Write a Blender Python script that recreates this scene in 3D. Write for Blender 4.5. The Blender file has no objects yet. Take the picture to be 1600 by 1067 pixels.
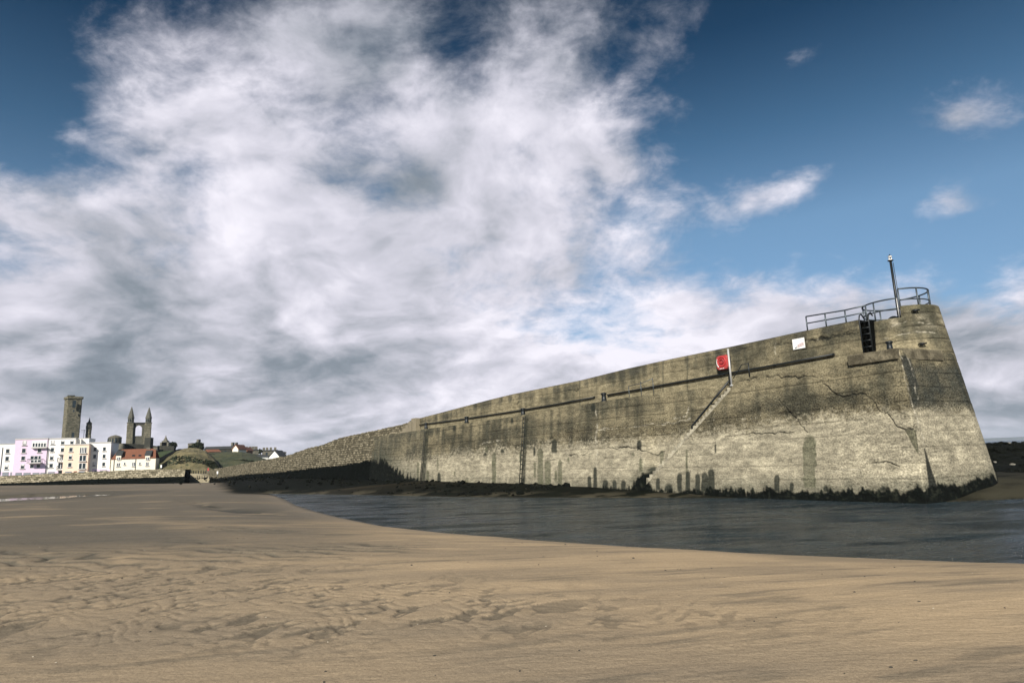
import bpy, bmesh, math, random
import numpy as np
from mathutils import Vector, Matrix
random.seed(7)
SC = bpy.context.scene
COL = SC.collection
# ------------------------------------------------------------------ camera
EYE = 2.3
FPX = 1000.0                       # focal length in photo pixels (photo 1600 wide)
PITCH = math.radians(10.5); ROLL = math.radians(-2.33)
cam_d = bpy.data.cameras.new('camera'); cam = bpy.data.objects.new('camera', cam_d); COL.objects.link(cam)
cam_d.sensor_width = 36; cam_d.lens = 36*FPX/1600; cam_d.clip_start = .1; cam_d.clip_end = 30000
CM = Matrix.Translation((0, 0, EYE)) @ Matrix.Rotation(math.pi/2+PITCH, 4, 'X') @ Matrix.Rotation(ROLL, 4, 'Z')
cam.matrix_world = CM
SC.camera = cam
R3 = np.array(CM.to_3x3())
# ------------------------------------------------------------------ light
SUN_AZ = math.atan2(-.27, -.96)     # direction towards the sun, measured from +Y to +X
SUN_EL = math.radians(31)
SUNV = Vector((math.sin(SUN_AZ)*math.cos(SUN_EL), math.cos(SUN_AZ)*math.cos(SUN_EL), math.sin(SUN_EL)))
sd = bpy.data.lights.new('sun', 'SUN'); sd.energy = 5.0; sd.angle = math.radians(.6); sd.color = (1, .93, .82)
so = bpy.data.objects.new('sun', sd); COL.objects.link(so)
so.rotation_euler = SUNV.to_track_quat('Z', 'Y').to_euler()
SC.view_settings.view_transform = 'Standard'; SC.view_settings.look = 'None'
SC.view_settings.exposure = 0.42; SC.view_settings.gamma = 1
SC.render.engine = 'CYCLES'

# ------------------------------------------------------------------ pixel helpers (used to survey the place from the photo)
def rays(px, py):
    px = np.asarray(px, float); py = np.asarray(py, float)
    d = np.stack([(px-800)/FPX, -(py-533.5)/FPX, -np.ones_like(px+py)], -1)
    return d @ R3.T
def on_z(px, py, z=0.):
    d = rays(px, py); t = (z-EYE)/d[..., 2]
    return np.array([0, 0, EYE])+d*t[..., None] if d.ndim > 1 else np.array([0, 0, EYE])+d*t
def at(px, py, Y):
    d = rays(px, py)
    return Vector(np.array([0, 0, EYE])+d*(Y/d[1]))
def proj(P):
    P = np.asarray(P, float)-np.array([0, 0, EYE]); q = P @ R3
    return 800-q[..., 0]/q[..., 2]*FPX, 533.5+q[..., 1]/q[..., 2]*FPX
def azel(px, py):
    d = rays(px, py); d = d/np.linalg.norm(d)
    return math.atan2(d[0], d[1]), math.asin(d[2])
# ------------------------------------------------------------------ numpy noise
def _h(i, j, s):
    v = np.sin(i*127.1+j*311.7+s*74.7)*43758.5453
    return v-np.floor(v)
def vn(x, y, s=0):
    xi = np.floor(x); yi = np.floor(y); fx = x-xi; fy = y-yi
    fx = fx*fx*(3-2*fx); fy = fy*fy*(3-2*fy)
    a = _h(xi, yi, s); b = _h(xi+1, yi, s); c = _h(xi, yi+1, s); d = _h(xi+1, yi+1, s)
    return (a*(1-fx)+b*fx)*(1-fy)+(c*(1-fx)+d*fx)*fy
def fbm(x, y, o=4, s=0):
    r = 0; a = .5; n = 0
    for k in range(o):
        r = r+a*vn(x*2**k+k*17.3, y*2**k-k*9.1, s+k); n += a; a *= .5
    return r/n
def sst(a, b, x):
    t = np.clip((x-a)/(b-a), 0, 1); return t*t*(3-2*t)
def lerp(a, b, t): return a+(b-a)*t
# ------------------------------------------------------------------ node helper
class NT:
    def __init__(s, tree): s.t = tree; s.n = tree.nodes; s.l = tree.links
    def node(s, typ, **kw):
        n = s.n.new(typ)
        for k, v in kw.items(): setattr(n, k, v)
        return n
    def put(s, sock, v):
        if v is None: return
        if isinstance(v, bpy.types.NodeSocket): s.l.new(v, sock)
        else: sock.default_value = v
    def m(s, op, a, b=None, c=None, clamp=False):
        n = s.node('ShaderNodeMath', operation=op, use_clamp=clamp)
        s.put(n.inputs[0], a); s.put(n.inputs[1], b); s.put(n.inputs[2], c)
        return n.outputs[0]
    def ss(s, x, a, b, lo=0., hi=1.):
        n = s.node('ShaderNodeMapRange', interpolation_type='SMOOTHSTEP')
        s.put(n.inputs[0], x); n.inputs[1].default_value = a; n.inputs[2].default_value = b
        n.inputs[3].default_value = lo; n.inputs[4].default_value = hi
        return n.outputs[0]
    def noise(s, vec, scale, detail=4, rough=.5, dist=0., lac=2.):
        n = s.node('ShaderNodeTexNoise'); s.put(n.inputs['Vector'], vec)
        n.inputs['Scale'].default_value = scale; n.inputs['Detail'].default_value = detail
        n.inputs['Roughness'].default_value = rough; n.inputs['Distortion'].default_value = dist
        n.inputs['Lacunarity'].default_value = lac
        return n.outputs['Fac']
    def mix(s, f, a, b, mode='MIX'):
        n = s.node('ShaderNodeMix', data_type='RGBA', blend_type=mode)
        s.put(n.inputs[0], f)
        s.put(n.inputs[6], (*a, 1) if isinstance(a, tuple) else a); s.put(n.inputs[7], (*b, 1) if isinstance(b, tuple) else b)
        return n.outputs[2]
    def ramp(s, f, stops):
        n = s.node('ShaderNodeValToRGB'); s.put(n.inputs[0], f); e = n.color_ramp.elements
        while len(e) < len(stops): e.new(.5)
        for q, (p, c) in zip(e, stops):
            q.position = p; q.color = (*c, 1) if len(c) == 3 else c
        return n.outputs[0]
    def comb(s, x, y, z=0.):
        n = s.node('ShaderNodeCombineXYZ'); s.put(n.inputs[0], x); s.put(n.inputs[1], y); s.put(n.inputs[2], z); return n.outputs[0]
    def vm(s, op, a, b=None):
        n = s.node('ShaderNodeVectorMath', operation=op); s.put(n.inputs[0], a)
        if b is not None: s.put(n.inputs[1], b)
        return n.outputs[0]
    def bump(s, h, strength, dist):
        n = s.node('ShaderNodeBump'); s.put(n.inputs['Height'], h)
        n.inputs['Strength'].default_value = strength; n.inputs['Distance'].default_value = dist
        return n.outputs[0]
# ------------------------------------------------------------------ sky and clouds
W = bpy.data.worlds.new('World'); SC.world = W; W.use_nodes = True
w = NT(W.node_tree); w.n.clear()
wo = w.node('ShaderNodeOutputWorld'); bg = w.node('ShaderNodeBackground')
sky = w.node('ShaderNodeTexSky', sky_type='NISHITA', sun_disc=False)
sky.sun_elevation = SUN_EL; sky.sun_rotation = SUN_AZ; sky.air_density = 1.0; sky.dust_density = .25; sky.ozone_density = 2.2
tc = w.node('ShaderNodeTexCoord'); D = tc.outputs['Generated']
sep = w.node('ShaderNodeSeparateXYZ'); w.put(sep.inputs[0], D)
dx, dy, dz = sep.outputs
az = w.m('ARCTAN2', dx, dy); el = w.m('ARCSINE', dz)
den = w.m('ADD', w.m('MAXIMUM', dz, 0.0), .34)
U = w.m('DIVIDE', dx, den); V = w.m('DIVIDE', dy, den)
P = w.comb(U, w.m('MULTIPLY', V, 1.0), 5.2)
wn = w.node('ShaderNodeTexNoise'); w.put(wn.inputs['Vector'], P); wn.inputs['Scale'].default_value = 1.7; wn.inputs['Detail'].default_value = 4
warp = w.vm('SCALE', w.vm('SUBTRACT', wn.outputs['Color'], (.5, .5, .5))); warp.node.inputs['Scale'].default_value = .42
PW = w.vm('ADD', P, warp)
n1 = w.noise(PW, 2.8, 12, .575)
n2 = w.noise(w.vm('ADD', PW, (-.055, -.04, .0)), 2.8, 6, .52)     # the same field one step towards the sun: relief
n3 = w.noise(w.comb(U, w.m('MULTIPLY', V, 1.05), 9.), 8.5, 9, .66, .25)
n4 = w.noise(PW, 1.7, 3, .5)
def blob(px, py, rx, ry, a, ang=0):
    """soft cloud-bank ellipse at a fixed heading and height in the sky"""
    a0, e0 = azel(px, py)
    a1, e1 = azel(px+rx*math.cos(math.radians(ang)), py-rx*math.sin(math.radians(ang)))
    ra = math.hypot(a1-a0, e1-e0); th = math.atan2(e1-e0, a1-a0)
    a2, e2 = azel(px, py-ry); rb = math.hypot(a2-a0, e2-e0)
    u = w.m('SUBTRACT', az, a0); v = w.m('SUBTRACT', el, e0)
    c, s = math.cos(th), math.sin(th)
    uu = w.m('MULTIPLY', w.m('MULTIPLY_ADD', u, c, w.m('MULTIPLY', v, s)), 1/ra)
    vv = w.m('MULTIPLY', w.m('MULTIPLY_ADD', u, -s, w.m('MULTIPLY', v, c)), 1/rb)
    r2 = w.m('MULTIPLY_ADD', uu, uu, w.m('MULTIPLY', vv, vv))
    return w.m('MULTIPLY', w.m('EXPONENT', w.m('MULTIPLY', r2, -1.)), a)
def total(bs):
    t = None
    for b in bs:
        t = b if t is None else w.m('ADD', t, b)
    return t
cover = total([blob(*b) for b in [
    (330, 430, 560, 190, .40), (640, 250, 290, 230, .34, 0), (240, 150, 230, 90, .22, -30), (600, 610, 1100, 110, .5), (480, 90, 230, 110, .16),
    (1480, 590, 420, 125, .50), (1180, 520, 280, 70, .24), (850, 250, 80, 150, .12), (40, 620, 300, 120, .3),
    (1225, 296, 120, 34, .42, 22), (1060, 70, 60, 60, .15, 40), (1500, 182, 45, 22, .36), (1485, 318, 80, 24, .42),
    (1250, 90, 60, 26, .28, 25), (1050, 330, 26, 20, .12), (975, 195, 26, 12, .16), (970, 265, 40, 30, .2), (880, 100, 40, 100, .10, 0), (1350, 90, 50, 24, .10, 30),
    (1260, 190, 300, 210, -.34), (10, 130, 130, 120, -.42), (60, 262, 75, 26, -.18), (320, 10, 110, 40, -.16, 0),
    (720, 60, 60, 90, -.10, 0), (860, 410, 80, 26, -.12), (1340, 400, 120, 36, -.16), (1100, 380, 110, 60, -.12), (1590, 200, 100, 200, -.1)]])
dens = w.m('ADD', w.m('ADD', w.m('ADD', cover, w.m('MULTIPLY', w.ss(el, .14, .0), .35)), w.m('MULTIPLY_ADD', w.ss(el, .45, .72), -.10, -.12)), w.m('MULTIPLY', w.m('SUBTRACT', n1, .5), 1.45))
dens = w.m('ADD', dens, w.m('MULTIPLY', w.m('SUBTRACT', n3, .5), .72))
alpha = w.ss(dens, -.20, .34)
rel = w.m('MULTIPLY', w.m('SUBTRACT', n1, n2), 1.7)
dark = total([blob(*b) for b in [(645, 290, 75, 42, .50), (240, 450, 240, 40, .12), (130, 530, 150, 36, .14), (420, 570, 260, 45, .14), (60, 600, 120, 30, .15),
    (1540, 540, 110, 45, .42), (1570, 640, 200, 30, .28), (520, 570, 120, 26, .18), (230, 625, 200, 30, .22), (1480, 480, 60, 20, .1),
    (560, 330, 200, 120, -.08), (800, 230, 70, 90, -.18), (960, 520, 300, 60, -.32), (480, 150, 160, 80, -.10), (60, 490, 70, 22, -.3), (1450, 425, 220, 30, -.16), (720, 630, 240, 26, -.2), (1540, 600, 70, 12, -.2)]])
thick = w.ss(dens, .12, .8)
lum = w.m('SUBTRACT', w.m('ADD', w.m('MULTIPLY_ADD', w.ss(el, .45, .8), -.30, .69), rel), w.m('ADD', w.m('MULTIPLY', thick, .06), dark))
lum = w.m('ADD', lum, w.m('MULTIPLY', w.m('SUBTRACT', n4, .5), .80))
lum = w.m('ADD', lum, w.m('MULTIPLY', w.m('SUBTRACT', n3, .5), .26), clamp=True)
ccol = w.ramp(lum, [(0., (.15, .185, .225)), (.28, (.265, .305, .355)), (.5, (.46, .475, .54)), (.75, (.70, .69, .78)), (1., (.96, .93, 1.02))])
# clear sky: the Nishita colour, a deeper blue towards the zenith
skc = w.vm('SCALE', sky.outputs[0]); skc.node.inputs['Scale'].default_value = .085
tint = w.ramp(w.m('DIVIDE', el, .9, clamp=True), [(0., (.50, .60, .85)), (.12, (.75, .86, 1.0)), (.36, (1.0, 1.16, 1.16)), (.50, (.50, .76, .82)), (.66, (.11, .33, .43)), (.8, (.035, .20, .28)), (1., (.02, .14, .2))])
skc = w.mix(1., skc, tint, 'MULTIPLY')
fin = w.mix(alpha, skc, ccol)
w.put(bg.inputs[0], fin); bg.inputs[1].default_value = .76
w.l.new(bg.outputs[0], wo.inputs[0])
W.cycles.sampling_method = 'MANUAL'; W.cycles.sample_map_resolution = 512

# ------------------------------------------------------------------ object helpers
def tag(o, label=None, cat=None, group=None, kind=None):
    if label: o['label'] = label
    if cat: o['category'] = cat
    if group: o['group'] = group
    if kind: o['kind'] = kind
    return o
def empty(name, loc, label, cat, group=None, rz=0):
    o = bpy.data.objects.new(name, None); COL.objects.link(o); o.location = loc; o.rotation_euler.z = rz
    o.empty_display_size = .3
    return tag(o, label, cat, group)
def link(name, me, mat, parent=None, smooth=False):
    o = bpy.data.objects.new(name, me); COL.objects.link(o)
    if mat: me.materials.append(mat)
    if parent is not None:
        o.parent = parent
        o.matrix_parent_inverse = Matrix.Identity(4)
        o.location = (0, 0, 0)
    if smooth:
        me.shade_smooth()
    return o
def grid_mesh(name, P, attrs=None, uv=None, closed=False, flip=False):
    """P: (rows, cols, 3) -> a quad mesh; attrs: name -> (rows,cols) or (rows,cols,3)"""
    r, c = P.shape[:2]
    me = bpy.data.meshes.new(name)
    v = P.reshape(-1, 3).astype(np.float32)
    i = np.arange(r*c).reshape(r, c)
    if closed: i = np.concatenate([i, i[:, :1]], 1)
    q = np.stack([i[:-1, :-1], i[:-1, 1:], i[1:, 1:], i[1:, :-1]], -1).reshape(-1, 4)
    if flip: q = q[:, ::-1]
    me.vertices.add(len(v)); me.vertices.foreach_set('co', v.ravel())
    me.loops.add(q.size); me.loops.foreach_set('vertex_index', q.ravel().astype(np.int32))
    me.polygons.add(len(q)); me.polygons.foreach_set('loop_start', (np.arange(len(q))*4).astype(np.int32))
    try: me.polygons.foreach_set('loop_total', np.full(len(q), 4, np.int32))
    except Exception: pass
    me.update(calc_edges=True)
    for k, a in (attrs or {}).items():
        a = np.asarray(a, float)
        if a.ndim == 3:
            at_ = me.attributes.new(k, 'FLOAT_COLOR', 'POINT')
            at_.data.foreach_set('color', np.concatenate([a.reshape(-1, 3), np.ones((r*c, 1))], 1).astype(np.float32).ravel())
        else:
            at_ = me.attributes.new(k, 'FLOAT', 'POINT'); at_.data.foreach_set('value', a.reshape(-1).astype(np.float32))
    if uv is not None:
        l = me.uv_layers.new(name='UVMap'); l.data.foreach_set('uv', uv.reshape(-1, 2)[q.ravel()].astype(np.float32).ravel())
    me.polygons.foreach_set('use_smooth', np.ones(len(q), bool))
    me.validate(); me.update()
    return me
class MB:
    """collects boxes, tubes and prisms; build() links them as ONE mesh"""
    def __init__(s): s.v = []; s.f = []
    def add(s, v, f):
        b = len(s.v); s.v += [tuple(x) for x in v]; s.f += [tuple(b+i for i in q) for q in f]; return s
    def box(s, c, size, M=None):
        a, b, d = [q/2 for q in size]; c = Vector(c)
        v = [Vector((x*a, y*b, z*d)) for z in (-1, 1) for y in (-1, 1) for x in (-1, 1)]
        v = [(c+(M @ q if M is not None else q)) for q in v]
        return s.add(v, [(0, 2, 3, 1), (4, 5, 7, 6), (0, 1, 5, 4), (2, 6, 7, 3), (0, 4, 6, 2), (1, 3, 7, 5)])
    def prism(s, poly, off):
        """poly: list of 3D points, extruded by vector off"""
        n = len(poly); p = [Vector(q) for q in poly]; off = Vector(off)
        v = p+[q+off for q in p]
        f = [tuple(range(n))[::-1], tuple(range(n, 2*n))]+[(i, (i+1) % n, n+(i+1) % n, n+i) for i in range(n)]
        return s.add(v, f)
    def tube(s, pts, r, k=8, caps=True, r2=None, closed=False):
        pts = [Vector(p) for p in pts]; n = len(pts); rings = []
        ref = None
        for i, p in enumerate(pts):
            if closed: t = pts[(i+1) % n]-pts[i-1]
            else: t = pts[min(i+1, n-1)]-pts[max(i-1, 0)]
            t.normalize()
            if ref is None:
                ref = Vector((0, 0, 1)) if abs(t.z) < .9 else Vector((1, 0, 0))
            a = (ref-t*ref.dot(t)).normalized(); b = t.cross(a); ref = a
            rr = r if r2 is None else lerp(r, r2, i/(n-1))
            rings.append([p+a*rr*math.cos(j*2*math.pi/k)+b*rr*math.sin(j*2*math.pi/k) for j in range(k)])
        v = [q for g in rings for q in g]; f = []
        for i in range(n if closed else n-1):
            o1 = i*k; o2 = ((i+1) % n)*k
            f += [(o1+j, o1+(j+1) % k, o2+(j+1) % k, o2+j) for j in range(k)]
        if caps and not closed: f += [tuple(range(k))[::-1], tuple((n-1)*k+j for j in range(k))]
        return s.add(v, f)
    def lathe(s, c, prof, k=16):
        """prof: [(r,z)...] about a vertical axis through c"""
        c = Vector(c); v = []; f = []
        for r, z in prof: v += [c+Vector((r*math.cos(j*2*math.pi/k), r*math.sin(j*2*math.pi/k), z)) for j in range(k)]
        for i in range(len(prof)-1):
            f += [(i*k+j, i*k+(j+1) % k, (i+1)*k+(j+1) % k, (i+1)*k+j) for j in range(k)]
        f += [tuple(range(k))[::-1], tuple((len(prof)-1)*k+j for j in range(k))]
        return s.add(v, f)
    def build(s, name, mat, parent=None, smooth=False, bevel=0, origin=None):
        me = bpy.data.meshes.new(name)
        v = s.v
        inv = None
        if parent is not None:
            inv = (Matrix.Translation(parent.location) @ Matrix.Rotation(parent.rotation_euler.z, 4, 'Z')).inverted()
        elif origin is not None: inv = Matrix.Translation(origin).inverted()
        if inv is not None: v = [tuple(inv @ Vector(q)) for q in v]
        me.from_pydata(v, [], s.f); me.update()
        bm = bmesh.new(); bm.from_mesh(me); bmesh.ops.recalc_face_normals(bm, faces=bm.faces)
        bm.to_mesh(me); bm.free()
        o = link(name, me, mat, parent, smooth)
        if origin is not None and parent is None: o.location = origin
        if bevel:
            m = o.modifiers.new('bevel', 'BEVEL'); m.width = bevel; m.segments = 2; m.limit_method = 'ANGLE'
        return o
# ------------------------------------------------------------------ materials
MATS = {}
def pmat(name, base, rough=.8, var=.25, scale=3., metal=0., bumps=None, dirt=None, spec=.5):
    """plain painted or natural surface with procedural variation"""
    if name in MATS: return MATS[name]
    m = bpy.data.materials.new(name); m.use_nodes = True; t = NT(m.node_tree); p = t.n['Principled BSDF']
    g = t.node('ShaderNodeNewGeometry').outputs['Position']
    n = t.noise(g, scale, 6, .6)
    c = t.mix(n, tuple(x*(1-var) for x in base), tuple(min(1, x*(1+var)) for x in base))
    if dirt:
        n2 = t.ss(t.noise(g, scale*.37, 5, .65), .5, .72)
        c = t.mix(n2, c, dirt)
    c = t.mix(t.ss(t.noise(g, scale*5.3, 4, .65), .38, .62, 0., min(1., var*1.3)), c, tuple(x*.55 for x in base))
    t.put(p.inputs['Base Color'], c); p.inputs['Roughness'].default_value = rough; p.inputs['Metallic'].default_value = metal
    p.inputs['Specular IOR Level'].default_value = spec
    if bumps: t.put(p.inputs['Normal'], t.bump(t.noise(g, bumps[0], 5, .6), bumps[1], bumps[2]))
    MATS[name] = m
    return m
def concrete_mat():
    m = bpy.data.materials.new('weathered_concrete'); m.use_nodes = True; t = NT(m.node_tree); p = t.n['Principled BSDF']
    a = t.node('ShaderNodeAttribute', attribute_name='Col').outputs['Color']
    ro = t.node('ShaderNodeAttribute', attribute_name='Rough').outputs['Fac']     # exposed aggregate 0..1
    uv = t.node('ShaderNodeUVMap').outputs[0]
    mp = t.node('ShaderNodeMapping'); t.put(mp.inputs[0], uv); mp.inputs['Scale'].default_value = (1, 2.2, 1)
    n1 = t.noise(mp.outputs[0], 2.1, 8, .68)
    n2 = t.noise(uv, 13., 5, .7)
    n3 = t.noise(uv, 34., 3, .7)
    f1 = t.ss(n1, .28, .72, .62, 1.36)
    c = t.vm('SCALE', a); t.put(c.node.inputs['Scale'], f1)
    f2 = t.m('MULTIPLY_ADD', t.m('SUBTRACT', n2, .5), t.m('MULTIPLY_ADD', ro, 4.2, 1.5), 1.)
    c2 = t.vm('SCALE', c); t.put(c2.node.inputs['Scale'], t.m('MAXIMUM', f2, .15))
    pit = t.m('MULTIPLY', t.ss(n3, .60, .70), t.m('MULTIPLY_ADD', ro, .55, .22))
    c3 = t.mix(pit, c2, (.03, .032, .026))
    lumc = t.vm('DOT_PRODUCT', a, (.33, .33, .33)); lumv = lumc.node.outputs['Value']
    lite = t.m('MULTIPLY', t.m('MULTIPLY', t.ss(t.noise(uv, 22., 3, .6), .64, .72), t.m('MULTIPLY_ADD', ro, .45, .05)), t.ss(lumv, .03, .09))
    c3 = t.mix(lite, c3, (.5, .47, .38))
    t.put(p.inputs['Base Color'], c3)
    t.put(p.inputs['Roughness'], .92); p.inputs['Specular IOR Level'].default_value = .12
    h = t.m('ADD', t.m('MULTIPLY', n2, t.m('MULTIPLY_ADD', ro, 1.2, .5)), t.m('MULTIPLY', n1, .8))
    t.put(p.inputs['Normal'], t.bump(h, .55, .05))
    return m
def masonry_mat(name, cols, mortar, bw=.62, rh=.30, weedcol=(.0025, .0038, .003)):
    m = bpy.data.materials.new(name); m.use_nodes = True; t = NT(m.node_tree); p = t.n['Principled BSDF']
    uv = t.node('ShaderNodeUVMap').outputs[0]
    nd = t.node('ShaderNodeTexNoise'); t.put(nd.inputs[0], uv); nd.inputs['Scale'].default_value = .9; nd.inputs['Detail'].default_value = 4
    wv = t.vm('SCALE', t.vm('SUBTRACT', nd.outputs['Color'], (.5, .5, .5))); wv.node.inputs['Scale'].default_value = .42
    q = t.vm('ADD', uv, wv)
    b = t.node('ShaderNodeTexBrick'); t.put(b.inputs['Vector'], q)
    b.inputs['Scale'].default_value = 1.; b.inputs['Brick Width'].default_value = bw; b.inputs['Row Height'].default_value = rh
    b.inputs['Mortar Size'].default_value = .035; b.inputs['Mortar Smooth'].default_value = .3; b.inputs['Bias'].default_value = 0
    b.inputs['Color1'].default_value = (0, 0, 0, 1); b.inputs['Color2'].default_value = (1, 1, 1, 1); b.inputs['Mortar'].default_value = (.5, .5, .5, 1)
    rnd = t.node('ShaderNodeSeparateColor'); t.put(rnd.inputs[0], b.outputs['Color'])
    f = t.m('ADD', t.m('MULTIPLY', rnd.outputs[0], .50), t.m('MULTIPLY', t.ss(t.noise(uv, 2.6, 6, .75), .25, .75), .55))
    c = t.ramp(f, [(.15, cols[0]), (.5, cols[1]), (.8, cols[2])])
    c = t.mix(b.outputs['Fac'], c, mortar)
    c = t.mix(t.ss(t.noise(uv, 6., 5, .7), .55, .75, 0, .6), c, mortar)
    wd = t.node('ShaderNodeAttribute', attribute_name='Weed').outputs['Fac']
    wf = t.m('ADD', wd, t.m('MULTIPLY', t.m('SUBTRACT', t.noise(uv, 1.6, 7, .7), .5), 1.0))
    wc = t.mix(t.ss(t.noise(uv, 3.5, 5, .7), .60, .78), weedcol, (.022, .026, .015))
    c = t.mix(t.ss(wf, .42, .56), c, wc)
    t.put(p.inputs['Base Color'], c); p.inputs['Roughness'].default_value = .9; p.inputs['Specular IOR Level'].default_value = .06
    h = t.m('SUBTRACT', t.noise(uv, 5., 4, .6), b.outputs['Fac'])
    t.put(p.inputs['Normal'], t.bump(h, .8, .06))
    return m
CONC = concrete_mat()
def conc_solid(name, base, spots=.4):
    m = bpy.data.materials.new(name); m.use_nodes = True; t = NT(m.node_tree); p = t.n['Principled BSDF']; g = t.node('ShaderNodeNewGeometry').outputs['Position']
    n1 = t.noise(g, 1.9, 8, .68); n2 = t.noise(g, 12., 5, .7); n3 = t.noise(g, 30., 3, .7)
    c = t.mix(t.ss(n1, .35, .65), tuple(x*.42 for x in base), tuple(x*1.2 for x in base))
    f = t.m('MULTIPLY_ADD', t.m('SUBTRACT', n2, .5), 1.7, 1.); c2 = t.vm('SCALE', c); t.put(c2.node.inputs['Scale'], f)
    c2 = t.mix(t.m('MULTIPLY', t.ss(n3, .58, .68), spots), c2, (.025, .026, .02))
    t.put(p.inputs['Base Color'], c2); p.inputs['Roughness'].default_value = .92; p.inputs['Specular IOR Level'].default_value = .12
    t.put(p.inputs['Normal'], t.bump(t.m('ADD', n2, n1), .6, .05)); return m
STONE = masonry_mat('pier_masonry', [(.055, .05, .036), (.15, .132, .09), (.27, .24, .172)], (.035, .033, .024), .55, .27)
QUAY = masonry_mat('quay_masonry', [(.10, .09, .06), (.22, .195, .135), (.40, .355, .26)], (.04, .037, .027), .8, .42)
RUIN = masonry_mat('ruin_masonry', [(.085, .085, .065), (.16, .15, .11), (.27, .245, .175)], (.06, .06, .048), .8, .42)
BLACK = pmat('black_iron', (.012, .016, .018), .45, .4, 8., .2)
GREYM = pmat('galvanised_steel', (.09, .11, .125), .45, .3, 10., .6)
GALV = pmat('pale_steel', (.50, .50, .49), .5, .25, 6., .3)
RED = pmat('red_plastic', (.38, .05, .045), .4, .15, 4.)
WHITE = pmat('white_paint', (.80, .80, .78), .5, .06, 4.)
DARKC = pmat('damp_concrete', (.030, .032, .026), .9, .4, 4.)
exec_main = True

# ================================================================== THE PIER
def unit2(v): v = Vector((v[0], v[1], 0)); return v.normalized()
def on_plane(px, py, p0, n):
    """surveyed ray against the plane through p0 with normal n"""
    d = rays(px, py); o = np.array([0, 0, EYE]); p0 = np.array(p0); n = np.array(n)
    t = ((p0-o) @ n)/(d @ n)
    return o+d*np.asarray(t)[..., None]
WPX = [584, 654, 800, 940, 1136, 1238, 1300, 1340, 1405]
WPY = [683, 672, 651, 627, 598, 581.5, 571, 562.5, 546]
TPX = [640, 765, 800, 908, 980, 1050, 1136, 1238, 1264, 1300, 1342, 1362]
TPY = [657.5, 624.5, 616, 594, 576, 560.5, 543, 521, 515.5, 508, 499.5, 495.5]
Pa = at(654, 672, 64); Pb = at(1340, 562.5, 28)
DIR = unit2(Pb-Pa)                              # along the pier, towards its head
NRM = Vector((DIR.y, -DIR.x, 0))                # outwards, towards the harbour side
if NRM.y > 0: NRM = -NRM
nN = np.array(NRM); nD = np.array(DIR)
def front_top(px, py): return on_plane(px, py, Pa, NRM)
BAT = .12
pier = empty('harbour_pier', (float(Pb.x), float(Pb.y), 0), 'long battered stone and concrete pier rising from the tidal channel to a rounded head', 'pier')
PO = Vector(pier.location)
nPO = np.array(PO)

YB = ([584, 607, 671, 752, 820, 935, 1025, 1116, 1224, 1300, 1400, 1450, 1560], [722, 722, 713.5, 705, 702, 690, 686, 676, 659, 650, 642, 637, 641])
YW = ([584, 603, 612, 628, 650, 672, 700, 800, 935, 985, 992, 1006, 1012, 1020, 1130, 1300, 1400, 1442, 1456, 1500, 1545],
      [716, 719, 727, 739, 747, 758, 765, 763, 765, 764, 748, 738, 752, 765, 764, 765, 763, 764, 758, 757, 743])
OLIVE = [(772, 706, 767, 3.2), (844, 699, 768, 4.2), (856, 716, 768, 4.6), (875, 717, 768, 3.), (868.6, 734, 753, 1.8), (835.5, 721, 747, 1.8), (813, 704, 722, 1.5), (888, 714, 722, 1.4),
         (653, 722, 757, 1.2), (668, 734, 766, 2), (710, 736, 742, 1.2), (729, 745, 766, 2.4), (813.5, 704, 722, 1.3), (1265, 675, 762, 9.5), (684, 716, 735, .8), (760, 697, 706, 1.6), (1001, 715, 737, 2.2), (1021, 703, 729, 2.6), (1056, 697, 707, 2.6), (989, 706, 712, 2.4), (1073, 702, 760, 1.4)]
BLK = [(686, 737, 768, 2.4), (690, 752, 768, 2), (921, 742, 768, 3.2), (930, 728, 768, 2.6), (946, 747, 775, 4), (960, 748, 775, 3.2), (974, 748, 775, 3.6), (866, 684, 708, 3.6), (999, 686, 702, 3.4), (1010, 728, 755, 3.), (835, 698, 712, 1.6),
       (927, 628, 643, 3), (710, 663, 674, 2.2), (800, 652, 662, 1.6), (1062, 737, 768, 3.6), (1075, 734, 768, 3.2), (1090, 738, 768, 3.6), (1101, 735, 768, 5), (1111, 729, 770, 5), (1045, 752, 768, 6), (1214, 739, 768, 4), (1028, 745, 766, 3), (1237, 752, 768, 3), (1290, 756, 768, 4), (1380, 756, 768, 5), (758, 706, 712, 3), (785, 700, 708, 2.4), (1118, 693, 708, 1.2)]
CRACK = [[(1238, 589), (1278, 588), (1297, 607), (1308, 615), (1320, 619), (1335, 616), (1350, 614), (1364, 626), (1375, 641), (1390, 652), (1402, 665), (1413, 670), (1427, 669), (1430, 662)],
         [(1216, 625), (1225, 633), (1236, 647), (1247, 662), (1262, 676)], [(1131, 682), (1165, 679), (1190, 675), (1214, 676), (1240, 677)], [(1297, 527), (1275, 529.5), (1262, 533), (1243, 538), (1226, 536), (1211, 542)],
         [(1262, 533.5), (1285, 527), (1310, 524), (1342, 516)], [(950, 700), (985, 698), (1000, 703), (1010, 712), (1024, 707)], [(891, 711), (905, 712), (915, 708)], [(1267, 533), (1342, 521)],
         [(879, 612), (906, 608)], [(800, 632), (815, 628)], [(1140, 598), (1200, 587), (1238, 589)], [(1345, 725), (1390, 722), (1404, 728)]]
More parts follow.
